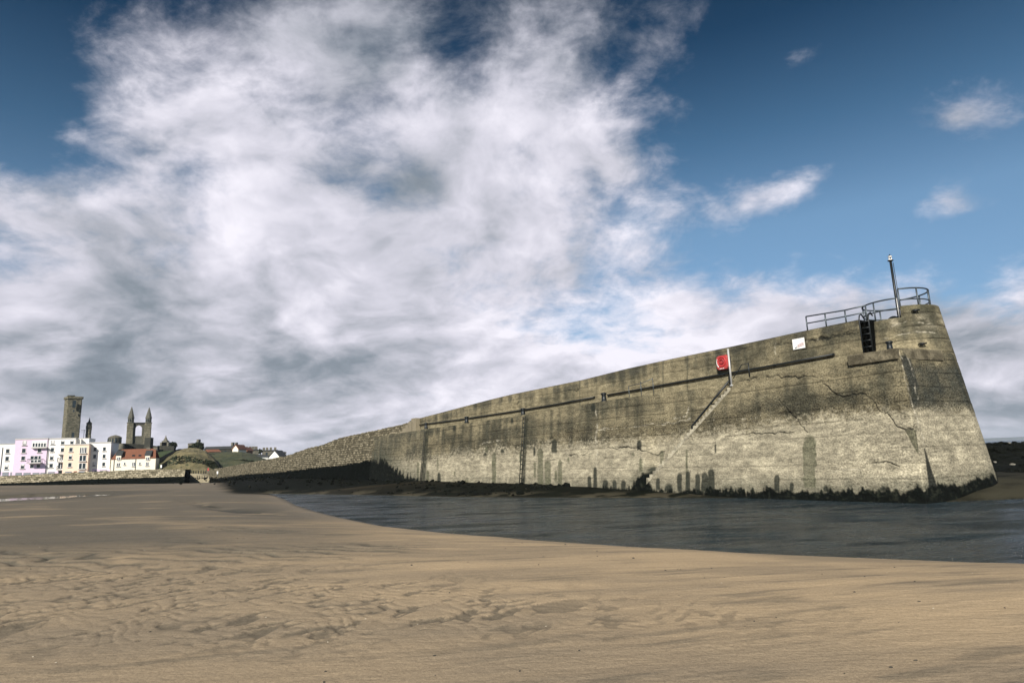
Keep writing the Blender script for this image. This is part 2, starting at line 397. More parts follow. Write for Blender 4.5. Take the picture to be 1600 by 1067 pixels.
LIGHT = [[(935, 672), (990, 666), (1030, 662), (1068, 653)], [(1040, 654), (1060, 648), (1062, 637)], [(1072, 638), (1092, 634), (1100, 640)], [(752, 694), (780, 688), (800, 686)], [(1116, 640), (1116, 676)], [(932, 640), (932, 740)], [(1150, 656), (1187, 650), (1188, 640)],
         [(1405, 549), (1415, 590), (1425, 625), (1447, 705)], [(1418, 556), (1428, 590), (1434, 625)], [(1362, 556), (1400, 552)], [(1395, 509), (1420, 503), (1450, 506)], [(1372, 530), (1400, 523), (1430, 518), (1460, 519)], [(1320, 570), (1360, 560), (1400, 559)],
         [(1240, 540), (1262, 534), (1290, 528)], [(1305, 736), (1345, 734)], [(1211, 535), (1212, 572)]]
def seg_d(px, py, pl):
    d = np.full(px.shape, 1e9)
    for (x0, y0), (x1, y1) in zip(pl[:-1], pl[1:]):
        vx, vy = x1-x0, y1-y0; t = np.clip(((px-x0)*vx+(py-y0)*vy)/(vx*vx+vy*vy), 0, 1)
        d = np.minimum(d, np.hypot(px-x0-t*vx, py-y0-t*vy))
    return d
def c3(*a): return np.array(a, float)
def mixc(c, col, f): return c*(1-f[..., None])+np.asarray(col)*f[..., None]
def streak_mask(px, py, s, x, y0, y1, hw):
    nz = (vn(s*3, py*.12, 5)-.5)*hw*.7
    top = sst(y0-1, y0+hw*1.2, py-np.abs(px-x)**2/(hw*1.1))*1.
    bot = 1-sst(y1-3, y1+3, py)
    return top*bot*(1-sst(hw-.7, hw+.9, np.abs(px-x+nz*.6)))
def paint(px, py, s, z, part='body'):
    """weathering of the concrete: lift joints, leaching, weed, streaks, cracks (surveyed positions). returns colour, rough, relief"""
    n_lo = fbm(s*.35, z*.9, 5, 1); n_mid = fbm(s*1.6, z*2.4, 5, 2); n_st = fbm(s*2.2, z*.22, 5, 3); n_hi = fbm(s*7, z*8, 3, 4)
    tan = c3(.188, .163, .104); drk = c3(.060, .057, .040); pal = c3(.345, .312, .228)
    up = tan+(drk-tan)*sst(.36, .66, .55*n_lo+.45*n_st)[..., None]
    up = up*(.75+.5*n_mid)[..., None]
    rough = .35+.4*n_lo
    relief = (n_mid-.5)*.02
    # lift joints every 0.62 m, wavering
    zz = z+.10*(fbm(s*.25, z*.2, 3, 9)-.5)+.03*(n_hi-.5)
    ph = (zz/.62) % 1
    lj = np.exp(-((ph-.5)/.045)**2)*(vn(s*.5, np.floor(zz/.62)*3.1, 11) > .35)
    ll = np.exp(-((ph-.42)/.05)**2)*sst(.45, .75, vn(s*.7, np.floor(zz/.62)*5.3, 12))
    if part == 'body':
        yb = np.interp(px, *YB)+(fbm(s*.8, z*0, 4, 21)-.5)*9+(n_mid-.5)*10
        f = sst(-13, 13, py-yb+(n_hi-.5)*26+(n_mid-.5)*10)
        band = sst(-42, -12, py-yb)*(1-f)*sst(.3, .55, fbm(s*.4, z*1.5, 4, 15)+.15*(px > 1000))
        up = mixc(up, up*.62, band); rough = np.clip(rough+.8*band, 0, 1)
        mot = sst(.42, .62, .5*fbm(s*.7, z*2.2, 5, 61)+.5*n_mid)
        c = up*(1-f[..., None])+(pal*(.76+.25*n_mid+.24*mot*n_lo*2-.08)[..., None])*f[..., None]
        rough = rough*(1-f)+(.22+.25*sst(1250, 1350, px))*f
        # big darker patch and sheen of algae under the walkway
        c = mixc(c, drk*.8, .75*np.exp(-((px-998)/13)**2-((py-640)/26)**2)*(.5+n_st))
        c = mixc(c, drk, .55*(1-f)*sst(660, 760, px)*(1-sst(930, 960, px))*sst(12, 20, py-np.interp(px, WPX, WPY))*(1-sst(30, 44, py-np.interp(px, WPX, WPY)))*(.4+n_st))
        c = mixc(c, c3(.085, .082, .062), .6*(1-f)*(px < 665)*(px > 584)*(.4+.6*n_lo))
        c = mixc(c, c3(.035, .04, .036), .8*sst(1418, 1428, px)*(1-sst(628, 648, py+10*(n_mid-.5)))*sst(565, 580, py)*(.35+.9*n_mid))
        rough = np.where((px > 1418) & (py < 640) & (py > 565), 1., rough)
        # algae gradient towards the foot
        yw = np.interp(px, *YW)
        jag = (fbm(s*3.0, s*0, 4, 31)-.5)*22+(n_mid-.5)*14
        g = sst(-30, 4, py-yw+jag*.7)
        c = mixc(c, c3(.060, .064, .048), g*(.25+.7*n_mid))
        for x, y0, y1, hw in OLIVE:
            if px.min() > x+40 or px.max() < x-40: continue
            k = streak_mask(px, py, s, x, y0, y1, hw)*(.55+.65*n_mid); c = mixc(c, c3(.085, .088, .055)*(.8+.4*n_hi[..., None]), .86*k)
        for x, y0, y1, hw in BLK:
            if px.min() > x+40 or px.max() < x-40: continue
            k = streak_mask(px, py, s, x, y0, y1, hw); c = mixc(c, c3(.017, .021, .017), .88*k)
        # triangle stain below the crack, black seam at the foot of the ridge
        tri = sst(0, 2, py-670)*(1-sst(0, 2, np.abs(px-(1422+(py-670)*.32))-np.maximum(0, 8-(py-670)*.2)))*(py < 708)
        c = mixc(c, c3(.07, .07, .045), .85*tri)
        rg = (1-sst(0, 2, np.abs(px-(1450+(py-725)*.22))-np.clip((py-705)*.10, 0, 6)))*(py > 700)
        c = mixc(c, c3(.014, .016, .014), .95*rg)
        rg = (1-sst(0, 2, np.abs(px-(1421+(py-580)*.33))-6))*sst(553, 558, py)*(1-sst(600, 612, py))
        c = mixc(c, c3(.045, .047, .040), .9*rg)  # shadow cast by the ridge, painted as a dark streak on its right
        jag2 = (fbm(s*3.0, s*0, 4, 31)-.5)*16+(fbm(s*11, s*0, 2, 33)-.5)*7+(n_hi-.5)*9+(n_mid-.5)*8
        wd = sst(-2, 4, py-yw+jag2)
        c = mixc(c, c3(.0026, .0040, .0032)*(.5+1.0*n_hi[..., None]), wd)
        spk = wd*sst(.62, .8, n_hi)*.12
        c = mixc(c, c3(.10, .105, .07), spk)
        relief = relief+wd*(n_hi-.3)*.035
        for x in (820, 665.5):
            xx = x-(py-700)*.045 if x == 820 else x-(py-700)*.08
            k = (1-sst(1.5, 4.2, np.abs(px-xx)))*sst(0, 4, py-np.interp(x, WPX, WPY))
            c = mixc(c, c3(.03, .032, .024), .8*k*(.5+n_mid))
        lj = lj*(1-.4*f)*(1-wd); ll = ll*(1-wd)*(1-.5*f)
    else:
        c = up*1.12
        rough = rough*.5
        if part == 'turret':
            c = mixc(c, c3(.30, .27, .20), .8*np.exp(-((py-503-(1430-px)*.06)/9)**2)*sst(.35, .6, n_mid)*sst(1385, 1400, px))
            c = mixc(c, c3(.05, .05, .03), .5*(1-sst(480, 492, py)))
        else:
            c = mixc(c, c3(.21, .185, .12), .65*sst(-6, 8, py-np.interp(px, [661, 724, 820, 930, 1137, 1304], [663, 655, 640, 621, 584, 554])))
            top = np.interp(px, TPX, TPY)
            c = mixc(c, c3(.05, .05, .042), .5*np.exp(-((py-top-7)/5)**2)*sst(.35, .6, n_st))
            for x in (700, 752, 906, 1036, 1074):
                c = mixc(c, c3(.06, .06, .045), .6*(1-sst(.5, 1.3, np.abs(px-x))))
    for pl in CRACK:
        xs = [p[0] for p in pl]
        if px.min() > max(xs)+5 or px.max() < min(xs)-5: continue
        w1 = (fbm(s*3.1, z*3.1, 3, 71)-.5)*9; w2 = (fbm(s*3.3+7, z*2.9, 3, 72)-.5)*9
        k = (1-sst(.25, 1.25, seg_d(px+w1, py+w2, pl)+(n_mid-.42)*1.6))
        c = mixc(c, c3(.012, .013, .011), .93*k); relief = relief-.05*k
    for pl in LIGHT:
        xs = [p[0] for p in pl]
        if px.min() > max(xs)+5 or px.max() < min(xs)-5: continue
        w1 = (fbm(s*3.6, z*3.1, 3, 73)-.5)*7; w2 = (fbm(s*3.1+7, z*3.9, 3, 74)-.5)*7
        k = (1-sst(.3, 1.7, seg_d(px+w1, py+w2, pl)))*sst(.40, .60, n_hi*.5+n_mid*.5)
        c = mixc(c, c3(.42, .39, .31), .6*k)
    c = mixc(c, c*.33, .8*lj); c = mixc(c, c*1.6, .55*ll)
    relief = relief-.02*lj+.008*ll
    if part == 'body':
        k = sst(.62, .72, fbm(s*5, z*14, 4, 44))*sst(0, 1, 1)*(1-sst(-5, 5, py-np.interp(px, *YW)))*.28
        c = mixc(c, c3(.05, .05, .04), k)
    return np.clip(c, 0, 1), np.clip(rough, 0, 1), relief

def head_z(z): return 1.75+(8.2-z)*.135
Ctop = np.array(at(1410, 550, 30.0))
RT = front_top(1405, 546)                                # ridge at walkway level
ZW_END = RT[2]
# foot of the ridge
kk = 0.
for q in np.linspace(-1, 4, 251):
    Bq = RT+nN*(BAT*(RT[2]+.6))+nD*q; Bq[2] = -.6
    if abs(proj(Bq)[0]-1452) < abs(kk_best) if 'kk_best' in globals() else True:
        kk_best = proj(Bq)[0]-1452; kk = q
RB = RT+nN*(BAT*(RT[2]+.6))+nD*kk; RB[2] = -.6
NR = 250
tt = np.linspace(0, 1, NR)[:, None]
pxs = np.arange(584, 1405.01, .85)
top = front_top(pxs, np.interp(pxs, WPX, WPY))
sh = ((pxs-1200)/205).clip(0, 1)**2*kk
base = top+nN*(BAT*(top[:, 2]+.6))[:, None]+nD*sh[:, None]; base[:, 2] = -.6
Pf = top[None]*(1-tt[..., None])+base[None]*tt[..., None]
# end face and round head
na, nb = 110, 170
def end_outline(z, t):
    R = RT*(1-t)+RB*t; C = Ctop.copy(); r = head_z(z)
    rel = R[:2]-C[:2]; L = np.hypot(*rel); a0 = math.atan2(rel[1], rel[0])
    ta = a0+math.acos(min(.999, r/L))
    tp = C[:2]+r*np.array([math.cos(ta), math.sin(ta)])
    seg = np.linspace(0, 1, na+1)[1:, None]
    A = R[:2]+(tp-R[:2])*seg
    aa = np.linspace(ta, math.radians(118), nb+1)[1:, None]
    Bc = C[:2]+r*np.concatenate([np.cos(aa), np.sin(aa)], 1)
    o = np.concatenate([A, Bc]); return np.concatenate([o, np.full((len(o), 1), z)], 1)
zs = RT[2]*(1-tt[:, 0])+(-.6)*tt[:, 0]
Pe = np.stack([end_outline(z, t) for z, t in zip(zs, tt[:, 0])])
Pw = np.concatenate([Pf, Pe], 1)
S = np.zeros(Pw.shape[:2]); S[:, 1:] = np.cumsum(np.linalg.norm(np.diff(Pw[:, :, :2], axis=1), axis=2), axis=1); S = S[NR//2][None].repeat(NR, 0)
PX, PY = proj(Pw)
back = np.zeros(PX.shape, bool); back[:, len(pxs)+na+60:] = True
PX = np.where(back, 1530, PX)
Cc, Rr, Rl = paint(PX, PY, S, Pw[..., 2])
# the flight of steps cut into the face: push the wall back above the step line
def stepline(px): return 605+(1141-px)*1.12
inrec = (PX > 1003) & (PX < 1141.5) & (PY < stepline(PX)+4)
dep = np.where(inrec, .72*sst(1002, 1012, PX)*sst(1003, 1075, PX+(PY-600)*.45), 0)
dep = np.where(inrec & (PX > 1003), dep, 0)
nrm3 = np.zeros(Pw.shape); nrm3[:, :len(pxs)] = nN
rc = Pw[:, len(pxs):, :2]-Ctop[:2]; rc = rc/np.linalg.norm(rc, axis=2, keepdims=True); nrm3[:, len(pxs):, :2] = rc
Pw = Pw+nrm3*(Rl-dep)[..., None]
Cc[0] = Cc[1]
UV = np.stack([S, Pw[..., 2]], -1)
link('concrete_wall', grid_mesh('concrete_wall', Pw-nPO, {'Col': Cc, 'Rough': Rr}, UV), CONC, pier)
# deck
inner = np.concatenate([top-nN*1.9, np.repeat(Ctop[None], Pe.shape[1], 0)]); inner[:, 2] = Pw[0, :, 2]
Dk = np.stack([Pw[0], inner])
sU = np.stack([np.stack([S[0], S[0]*0], -1), np.stack([S[0], S[0]*0+1.9], -1)])
dcol = np.ones(Dk.shape)*c3(.2, .18, .13)
link('deck', grid_mesh('deck', Dk-nPO, {'Col': dcol, 'Rough': np.full(Dk.shape[:2], .3)}, sU, flip=True), CONC, pier)
# parapet
pp = np.arange(640, 1343.01, 1.2)
Ppl = Pa-NRM*1.3
tt2 = np.linspace(0, 1, 46)[:, None, None]
ptop = on_plane(pp, np.interp(pp, TPX, TPY), Ppl, NRM)
zw = np.interp(ptop @ nD, top @ nD, top[:, 2])
pbot = ptop.copy()+nN*.05; pbot[:, 2] = zw-.05
Pp = ptop[None]*(1-tt2)+pbot[None]*tt2
sp = (Pp @ nD)+100
ppx, ppy = proj(Pp)
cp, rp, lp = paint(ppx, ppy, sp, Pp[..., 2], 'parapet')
Pp = Pp+nN*lp[..., None]*.6
Pp[0] = ptop
tb = ptop-nN*.75; tb2 = tb.copy(); tb2[:, 2] = zw-.1
ext = np.stack([tb2, tb, ptop])          # back and top faces
# coping wobble
Pall = np.concatenate([ext, Pp]); call = np.concatenate([np.repeat(cp[:1], 3, 0), cp]); rall = np.concatenate([np.repeat(rp[:1], 3, 0), rp])
uvp = np.stack([np.concatenate([np.repeat(sp[:1], 3, 0), sp]), Pall[..., 2]], -1); uvp[0, :, 1] -= 2; uvp[1, :, 1] += .8
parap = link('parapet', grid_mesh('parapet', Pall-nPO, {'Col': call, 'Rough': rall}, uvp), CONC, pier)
for k, rev in ((0, 1),):
    MB().prism([ptop[k], tb[k], tb2[k], pbot[k]], tuple(nD*(-.03 if rev else .03))).build('parapet_end', conc_solid('tan_concrete', (.17, .15, .10)), pier)
# seaward back face of the pier
bk = np.arange(584, 1380, 12.); bt = front_top(bk, np.interp(bk, WPX, WPY))
r0 = bt-nN*2.06; r0[:, 2] += 0; r1 = bt-nN*3.2; r1[:, 2] = -.8
Bm = np.stack([r1, r0]); ub = np.stack([np.stack([bt @ nD, r1[:, 2]], -1), np.stack([bt @ nD, r0[:, 2]], -1)])
link('seaward_face', grid_mesh('seaward_face', Bm-nPO, {'Col': np.ones(Bm.shape)*c3(.13, .12, .09), 'Rough': np.full(Bm.shape[:2], .5)}, ub), CONC, pier)
# round turret on the head
na_ = 420
th = np.linspace(math.radians(-200), math.radians(160), na_, endpoint=False)
ZL, ZH = None, None
def zfor(px, py, Y): return at(px, py, Y).z
ZL = zfor(1385, 494, 28.0); ZH = zfor(1430, 476, 28.3)
spx = 1406
tops = []
for a in th:
    P_ = Ctop+np.array([math.cos(a)*1.75, math.sin(a)*1.75, 0]); P_[2] = ZH
    facing = math.sin(a) < .2
    tops.append(ZH if (proj(P_)[0] > spx and True) else ZL)
tops = np.array(tops)
NT_ = 90
t3 = np.linspace(0, 1, NT_-14)[:, None]; t3b = np.linspace(0, 1, 15)[:-1, None]
zz = np.concatenate([tops[None]*(1-t3b)+(ZL-.002)*t3b, (ZL-.002)*(1-t3)+(ZW_END-.05)*t3+tops[None]*0])
rr = 1.75+(8.2-zz)*.135
Tp = np.stack([Ctop[0]+rr*np.cos(th)[None], Ctop[1]+rr*np.sin(th)[None], zz], -1)
tpx, tpy = proj(Tp); st = (th*1.6+20)[None].repeat(NT_, 0)
ct, rt_, lt = paint(tpx, tpy, st, zz+.25, 'turret')
Tp[..., 0] += np.cos(th)[None]*lt; Tp[..., 1] += np.sin(th)[None]*lt
inn = Tp[0].copy(); inn[:, 0] = Ctop[0]+1.45*np.cos(th); inn[:, 1] = Ctop[1]+1.45*np.sin(th)
flo = inn.copy(); flo[:, 2] = ZL-.35; cen = flo*0+Ctop; cen[:, 2] = ZL-.35
Ta = np.concatenate([np.stack([cen, flo, inn]), Tp]); ca = np.concatenate([np.repeat(ct[:1], 3, 0), ct]); ra = np.concatenate([np.repeat(rt_[:1], 3, 0), rt_])
uvt = np.stack([np.repeat(st[:1], len(Ta), 0), Ta[..., 2]], -1); uvt[:3, :, 1] += np.array([3, 2, .4])[:, None]
link('round_tower', grid_mesh('round_tower', Ta-nPO, {'Col': ca, 'Rough': ra}, uvt, closed=True, flip=True), CONC, pier)
# block between parapet and turret, near-black to paint the ladder niche's shade
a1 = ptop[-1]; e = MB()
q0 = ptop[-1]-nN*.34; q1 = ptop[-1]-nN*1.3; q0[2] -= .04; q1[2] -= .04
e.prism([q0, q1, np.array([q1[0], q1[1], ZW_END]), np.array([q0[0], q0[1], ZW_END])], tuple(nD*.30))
e.build('niche_shade_block', pmat('niche_shade_black', (.0035, .004, .0038), .95, .5, 4., spec=.05), pier)
# raised kerb round the foot of the turret
ko = []
K0 = np.array(front_top(1327, 563.5)); 
kout = [K0]+[front_top(x, y) for x, y in ((1345, 559), (1372, 552.5), (1403, 546.5))]
kout += [Pe[0, i] for i in (30, 60, 90)]
kerb_poly = [Vector((p[0], p[1], 0)) for p in kout]
kin = [Vector((Ctop[0], Ctop[1], 0)), Vector((*(K0-nN*1.0)[:2], 0))]
poly = [v+Vector((0, 0, ZW_END+.02))+Vector((nN[0], nN[1], 0))*(.17 if i < 4 else 0) for i, v in enumerate(kerb_poly)]+[v+Vector((0, 0, ZW_END+.02)) for v in kin]
for i in range(4, 7):
    v = poly[i]-Vector((Ctop[0], Ctop[1], poly[i].z)); poly[i] = poly[i]+v.normalized()*.12
KERB = conc_solid('kerb_concrete', (.165, .145, .10))
MB().prism([p-Vector((0, 0, .42)) for p in poly], (0, 0, .47)).build('kerb', KERB, pier, bevel=.04)
# stairs
B0 = Pf[0, np.argmin(abs(pxs-1136))]; B1 = Pf[-1, np.argmin(abs(pxs-1136))]; B2 = Pf[-1, np.argmin(abs(pxs-1000))]
pn = np.cross(B1-B0, B2-B0); pn /= np.linalg.norm(pn)
if pn @ nN < 0: pn = -pn
prof = []; NS = 27
stairc = np.array(B0)+pn*.012
for k in range(NS):
    x0 = 1141-k*131/NS; x1 = 1141-(k+1)*131/NS; y = stepline(x0)
    p = on_plane(x0, y, stairc, pn); q = on_plane(x1, y, stairc, pn); q[2] = p[2]
    prof += [p, q]
low = [on_plane(x, stepline(x)+5, stairc, pn) for x in (1010, 1141)]
STEP = conc_solid('step_concrete', (.36, .33, .25), .25)
MB().prism(prof+low, tuple(-nN*.8)).build('staircase', STEP, pier)

# ---- old masonry part
sx = np.concatenate([[294, 300, 305], np.arange(310, 640.01, 1.6)])
TOPS = ([294, 300, 326, 365, 399, 446, 480, 500, 531, 593, 640], [742, 741, 734.5, 727, 721, 712.5, 700.5, 696, 684, 671, 660])
LEDG = ([294, 300, 326, 365, 399, 446, 480, 500, 584, 640], [743, 742, 736, 729.5, 724, 717, 709, 705.5, 683, 674])
WEED = ([294, 341, 382, 432, 500, 533, 584, 640], [747, 747, 741, 738, 730, 727, 718, 715])
fx = sx[sx <= 585.5]
ft = front_top(fx, np.interp(fx, *LEDG)); ft[:, 2] += (vn(fx*.9, fx*0, 3)-.5)*.18
fb = ft+nN*(BAT*.6*(ft[:, 2]+.6))[:, None]; fb[:, 2] = -.6
t4 = np.linspace(0, 1, 60)[:, None, None]
Sf = ft[None]*(1-t4)+fb[None]*t4
a_, b_ = proj(Sf); ss_ = (Sf @ nD)+300
rel = (fbm(ss_*1.6, Sf[..., 2]*2.5, 4, 50)-.5)*.16
Sf = Sf+nN*rel[..., None]
wd = sst(-9, 9, b_-np.interp(a_, *WEED))
link('masonry_wall', grid_mesh('masonry_wall', Sf-nPO, {'Weed': wd}, np.stack([ss_, Sf[..., 2]], -1)), STONE, pier)
setb = np.interp(sx, [294, 430, 500, 584, 640], [.25, .3, .6, 1.3, 1.3])
P_t = []
for x, sb in zip(sx, setb): P_t.append(on_plane(x, np.interp(x, *TOPS), np.array(Pa)-nN*sb, nN))
P_t = np.array(P_t); P_t[:, 2] += (vn(sx*.7, sx*0, 8)-.5)*np.interp(sx, [300, 640], [.25, .10])
zl = np.interp(P_t @ nD, ft @ nD, ft[:, 2])
zl = np.where(sx > 584, np.interp(P_t @ nD, top @ nD, top[:, 2]), zl)
P_b = P_t+nN*.05; P_b[:, 2] = zl-.3
t5 = np.linspace(0, 1, 14)[:, None, None]
Q = P_t[None]*(1-t5)+P_b[None]*t5
s5 = (Q @ nD)+340
Q = Q+nN*((fbm(s5*2, Q[..., 2]*3, 3, 51)-.5)*.12)[..., None]
qb = P_t-nN*1.1; qb2 = qb.copy(); qb2[:, 2] = -.6
Q = np.concatenate([np.stack([qb2, qb]), Q]); uvq = np.stack([np.concatenate([np.repeat(s5[:1], 2, 0), s5]), Q[..., 2]], -1); uvq[1, :, 1] += 1.1; uvq[0, :, 1] -= 1
link('masonry_parapet', grid_mesh('masonry_parapet', Q-nPO, {'Weed': np.zeros(Q.shape[:2])}, uvq), STONE, pier)
# ledge between the face and the set back parapet, and the closing end of the masonry
Lg = np.stack([ft+nN*.02, ft-nN*1.6]); Lg[1, :, 2] = ft[:, 2]-.02
link('masonry_ledge', grid_mesh('masonry_ledge', Lg-nPO, {'Weed': np.zeros(Lg.shape[:2])}, np.stack([np.stack([ft @ nD, ft[:, 2]*0], -1), np.stack([ft @ nD, ft[:, 2]*0+1.6], -1)]), flip=True), STONE, pier)
# rough stone steps up to the concrete parapet
e = MB()
for k in range(5):
    px_ = 618+k*4.6; p = front_top(px_, np.interp(px_, WPX, WPY)); p = p-nN*.95
    h = .28*(k+1)
    e.box((p[0], p[1], p[2]+h/2-.05), (1.0, .55, h+.1), Matrix.Rotation(math.atan2(DIR.y, DIR.x), 3, 'Z'))
e.build('stone_steps', pmat('step_stone', (.24, .21, .145), .9, .4, 3., bumps=(6, .8, .05)), pier, bevel=.03)

# ================================================================== FITTINGS ON THE PIER
RZ = Matrix.Rotation(math.atan2(DIR.y, DIR.x), 3, 'Z')
def parap_pt(px, py, out=.1): return Vector(on_plane(px, py, np.array(Ppl), nN))+NRM*out
# black pipe along the parapet foot, two runs
def run(name, pts, r, label, cat):
    P_ = [parap_pt(x, y, .16) for x, y in pts]
    t = empty(name, P_[0], label, cat)
    MB().tube(P_, r, 8).build('pipe', BLACK, t, True)
    n = int((P_[-1]-P_[0]).length/3.)
    for i in range(n+1):
        q = P_[0].lerp(P_[-1], i/max(n, 1)); j = min(range(len(P_)-1), key=lambda k: abs((P_[k]-q).length+(P_[k+1]-q).length-(P_[k+1]-P_[k]).length))
        f = (q-P_[j]).dot(P_[j+1]-P_[j])/(P_[j+1]-P_[j]).length_squared; q = P_[j].lerp(P_[j+1], max(0, min(1, f)))
        MB().box(q-NRM*.08, (.06, .16, .12), RZ).build('bracket', BLACK, t)
    return t
run('handrail_pipe', [(652, 664.5), (661, 663), (724.5, 654.7), (812, 641.5), (875, 631), (930, 620.7)], .05, 'long black pipe rail on the parapet foot behind the four bollards', 'pipe rail')
run('handrail_pipe', [(952, 617), (1036, 602), (1137, 584), (1220, 569.5), (1304, 554)], .05, 'long black pipe rail on the parapet passing behind the red lifebuoy post', 'pipe rail')
# bollards
BG = 'black iron bollards along the edge of the pier'
bl = ['small black iron bollard farthest along the pier, near the stone steps', 'black iron bollard second from the old masonry end', 'black iron bollard standing directly above the dark wall ladder in the middle', 'black iron bollard at the gap between the two black pipes', 'black iron bollard on the kerb of the rounded pier head']
boll0 = None
for i, (bx, by) in enumerate([(661, 669.5), (724, 660.5), (812, 649), (938, 627), (1382.5, 544)]):
    p = Vector(front_top(bx, by))-NRM*.34
    if i == 4: p.z = ZW_END+.06; p = p-NRM*.1
    if boll0 is None:
        boll0 = empty('bollard', p, bl[0], 'bollard', BG)
        MB().lathe(p, [(.22, -.02), (.22, .03), (.17, .06), (.14, .40), (.15, .42)], 18).build('post', BLACK, boll0, True)
        MB().lathe(p, [(.15, .42), (.19, .44), (.20, .50), (.18, .55), (.06, .58)], 18).build('cap', BLACK, boll0, True)
    else:
        c = boll0.copy(); COL.objects.link(c); c.location = p; c['label'] = bl[i]
        if i == 4: c.scale = (.75, .75, .75)
        for ch in list(boll0.children):
            d = ch.copy(); COL.objects.link(d); d.parent = c
# ladders
def ladder(P_, Q_, label, wdt=.36, rung=.30, r=.022, mat=BLACK, name='ladder', hoop=False):
    P_ = Vector(P_); Q_ = Vector(Q_)
    t = empty(name, Q_, label, 'ladder', None)
    for s in (-1, 1):
        pts = [Q_+DIR*s*wdt/2, P_+DIR*s*wdt/2]
        if hoop: pts += [P_+DIR*s*wdt/2+Vector((0, 0, .22))-NRM*.08, P_+DIR*s*wdt/2+Vector((0, 0, .30))-NRM*.25, P_+DIR*s*wdt/2+Vector((0, 0, .15))-NRM*.42]
        MB().tube(pts, r, 8).build('stile', mat, t, True)
    n = int((P_-Q_).length/rung)
    proto = None
    for i in range(n):
        q = Q_.lerp(P_, (i+.6)/n)
        if proto is None:
            proto = MB().tube([q-DIR*wdt/2, q+DIR*wdt/2], r*.8, 6).build('rung', mat, t, True); q0 = q
        else:
            c = proto.copy(); COL.objects.link(c); c.parent = t; c.location = q-q0
    return t
WEEDM = pmat('weedy_iron', (.022, .026, .02), .8, .6, 14.)
for x, lab in ((820, 'dark weed-covered wall ladder below the third bollard, mid pier'), (665.5, 'dark weed-covered wall ladder near the old masonry part')):
    p = front_top(x, np.interp(x, WPX, WPY)+3)
    q = p+nN*(BAT*p[2]); q[2] = .1
    ladder(p+nN*.07, q+nN*.07, lab, .27, .33, .028, WEEDM)
p = on_plane(1351.5, 499, np.array(Ppl)-nN*.1, nN); q = p.copy(); q[2] = ZW_END+.05
ladder(p+nN*.12, q+nN*.12, 'black iron ladder in the dark niche beside the pier head turret', .42, .28, .03, BLACK, hoop=True)
# steps handrail
inset = np.array(stairc)-nN*.30
p0 = Vector(on_plane(1139, 595, inset, pn)); p1 = Vector(on_plane(1081, 666, inset, pn))
hr = empty('stair_handrail', p1, 'black diagonal handrail descending beside the upper pier steps', 'handrail')
MB().tube([p0, p0.lerp(p1, .5), p1, p1-Vector((0, 0, .18))], .055, 8).build('rail', BLACK, hr, True)
for f in (.08, .5, .92):
    q = p0.lerp(p1, f); MB().tube([q, q-NRM*.42], .03, 6).build('bracket', BLACK, hr, True)
# pale post at the head of the steps
p = Vector(front_top(1143, 600))+NRM*.0
q = Vector(on_plane(1138, 545, np.array(p), nN))
gp = empty('steel_post', (p.x, p.y, p.z-.1), 'tall pale steel post in front of the red lifebuoy case', 'post')
MB().tube([(p.x, p.y, p.z-.1), (p.x, p.y, q.z)], .052, 10).build('shaft', GALV, gp, True)
MB().lathe((p.x, p.y, p.z-.1), [(.10, 0), (.10, .05), (.06, .06)], 10).build('foot_plate', GALV, gp)
# lifebuoy case
c = parap_pt(1133.5, 567, .0)
lb = empty('lifebuoy_case', c, 'red plastic lifebuoy case mounted on the parapet above the steps', 'lifebuoy case')
def rrect(w_, h_, r, n=6):
    o = []
    for cx, cy, a in ((w_/2-r, h_/2-r, 0), (-w_/2+r, h_/2-r, 90), (-w_/2+r, -h_/2+r, 180), (w_/2-r, -h_/2+r, 270)):
        o += [(cx+r*math.cos(math.radians(a+k*90/n)), cy+r*math.sin(math.radians(a+k*90/n))) for k in range(n+1)]
    return o
def plate(w_, h_, r, y0, y1, taper=1.):
    v = [c+DIR*x+Vector((0, 0, z))+NRM*y0 for x, z in rrect(w_, h_, r)]
    v2 = [c+DIR*x*taper+Vector((0, 0, z*taper))+NRM*y1 for x, z in rrect(w_, h_, r)]
    n = len(v); m = MB(); m.add(v+v2, [tuple(range(n)), tuple(range(n, 2*n))]+[(i, (i+1) % n, n+(i+1) % n, n+i) for i in range(n)]); return m
plate(.80, .86, .16, .04, .20).build('back_box', pmat('black_plastic', (.02, .02, .025), .5, .2, 5.), lb)
plate(.78, .84, .16, .203, .33, .88).build('cover', RED, lb, bevel=.02)
def ring(r, rr, off, name, mat, a0=0, a1=360, cz=.05):
    n = 28; pts = [c+NRM*off+Vector((0, 0, cz))+DIR*r*math.cos(math.radians(a0+(a1-a0)*k/n))+Vector((0, 0, r*math.sin(math.radians(a0+(a1-a0)*k/n)))) for k in range(n if a1-a0 == 360 else n+1)]
    MB().tube(pts, rr, 8, closed=(a1-a0 == 360)).build(name, mat, lb, True)
ring(.26, .035, .34, 'moulded_ring', pmat('red_shade_plastic', (.45, .03, .035), .45, .1, 4.))
ring(.12, .04, .34, 'moulded_hub', pmat('deep_red_plastic', (.25, .015, .02), .45, .1, 4.))
m = MB()
for k in range(5):
    a = math.radians(150+k*18); q = c+NRM*.345+DIR*.30*math.cos(a)+Vector((0, 0, .31*math.sin(a)-.01+.03)); m.box(q, (.055, .02, .09), RZ)
m.build('white_lettering_panel', WHITE, lb)
for k in range(3): MB().box(c+NRM*.345+DIR*(-.12+.11*k)+Vector((0, 0, -.33)), (.05, .02, .045), RZ).build('white_letter', WHITE, lb)
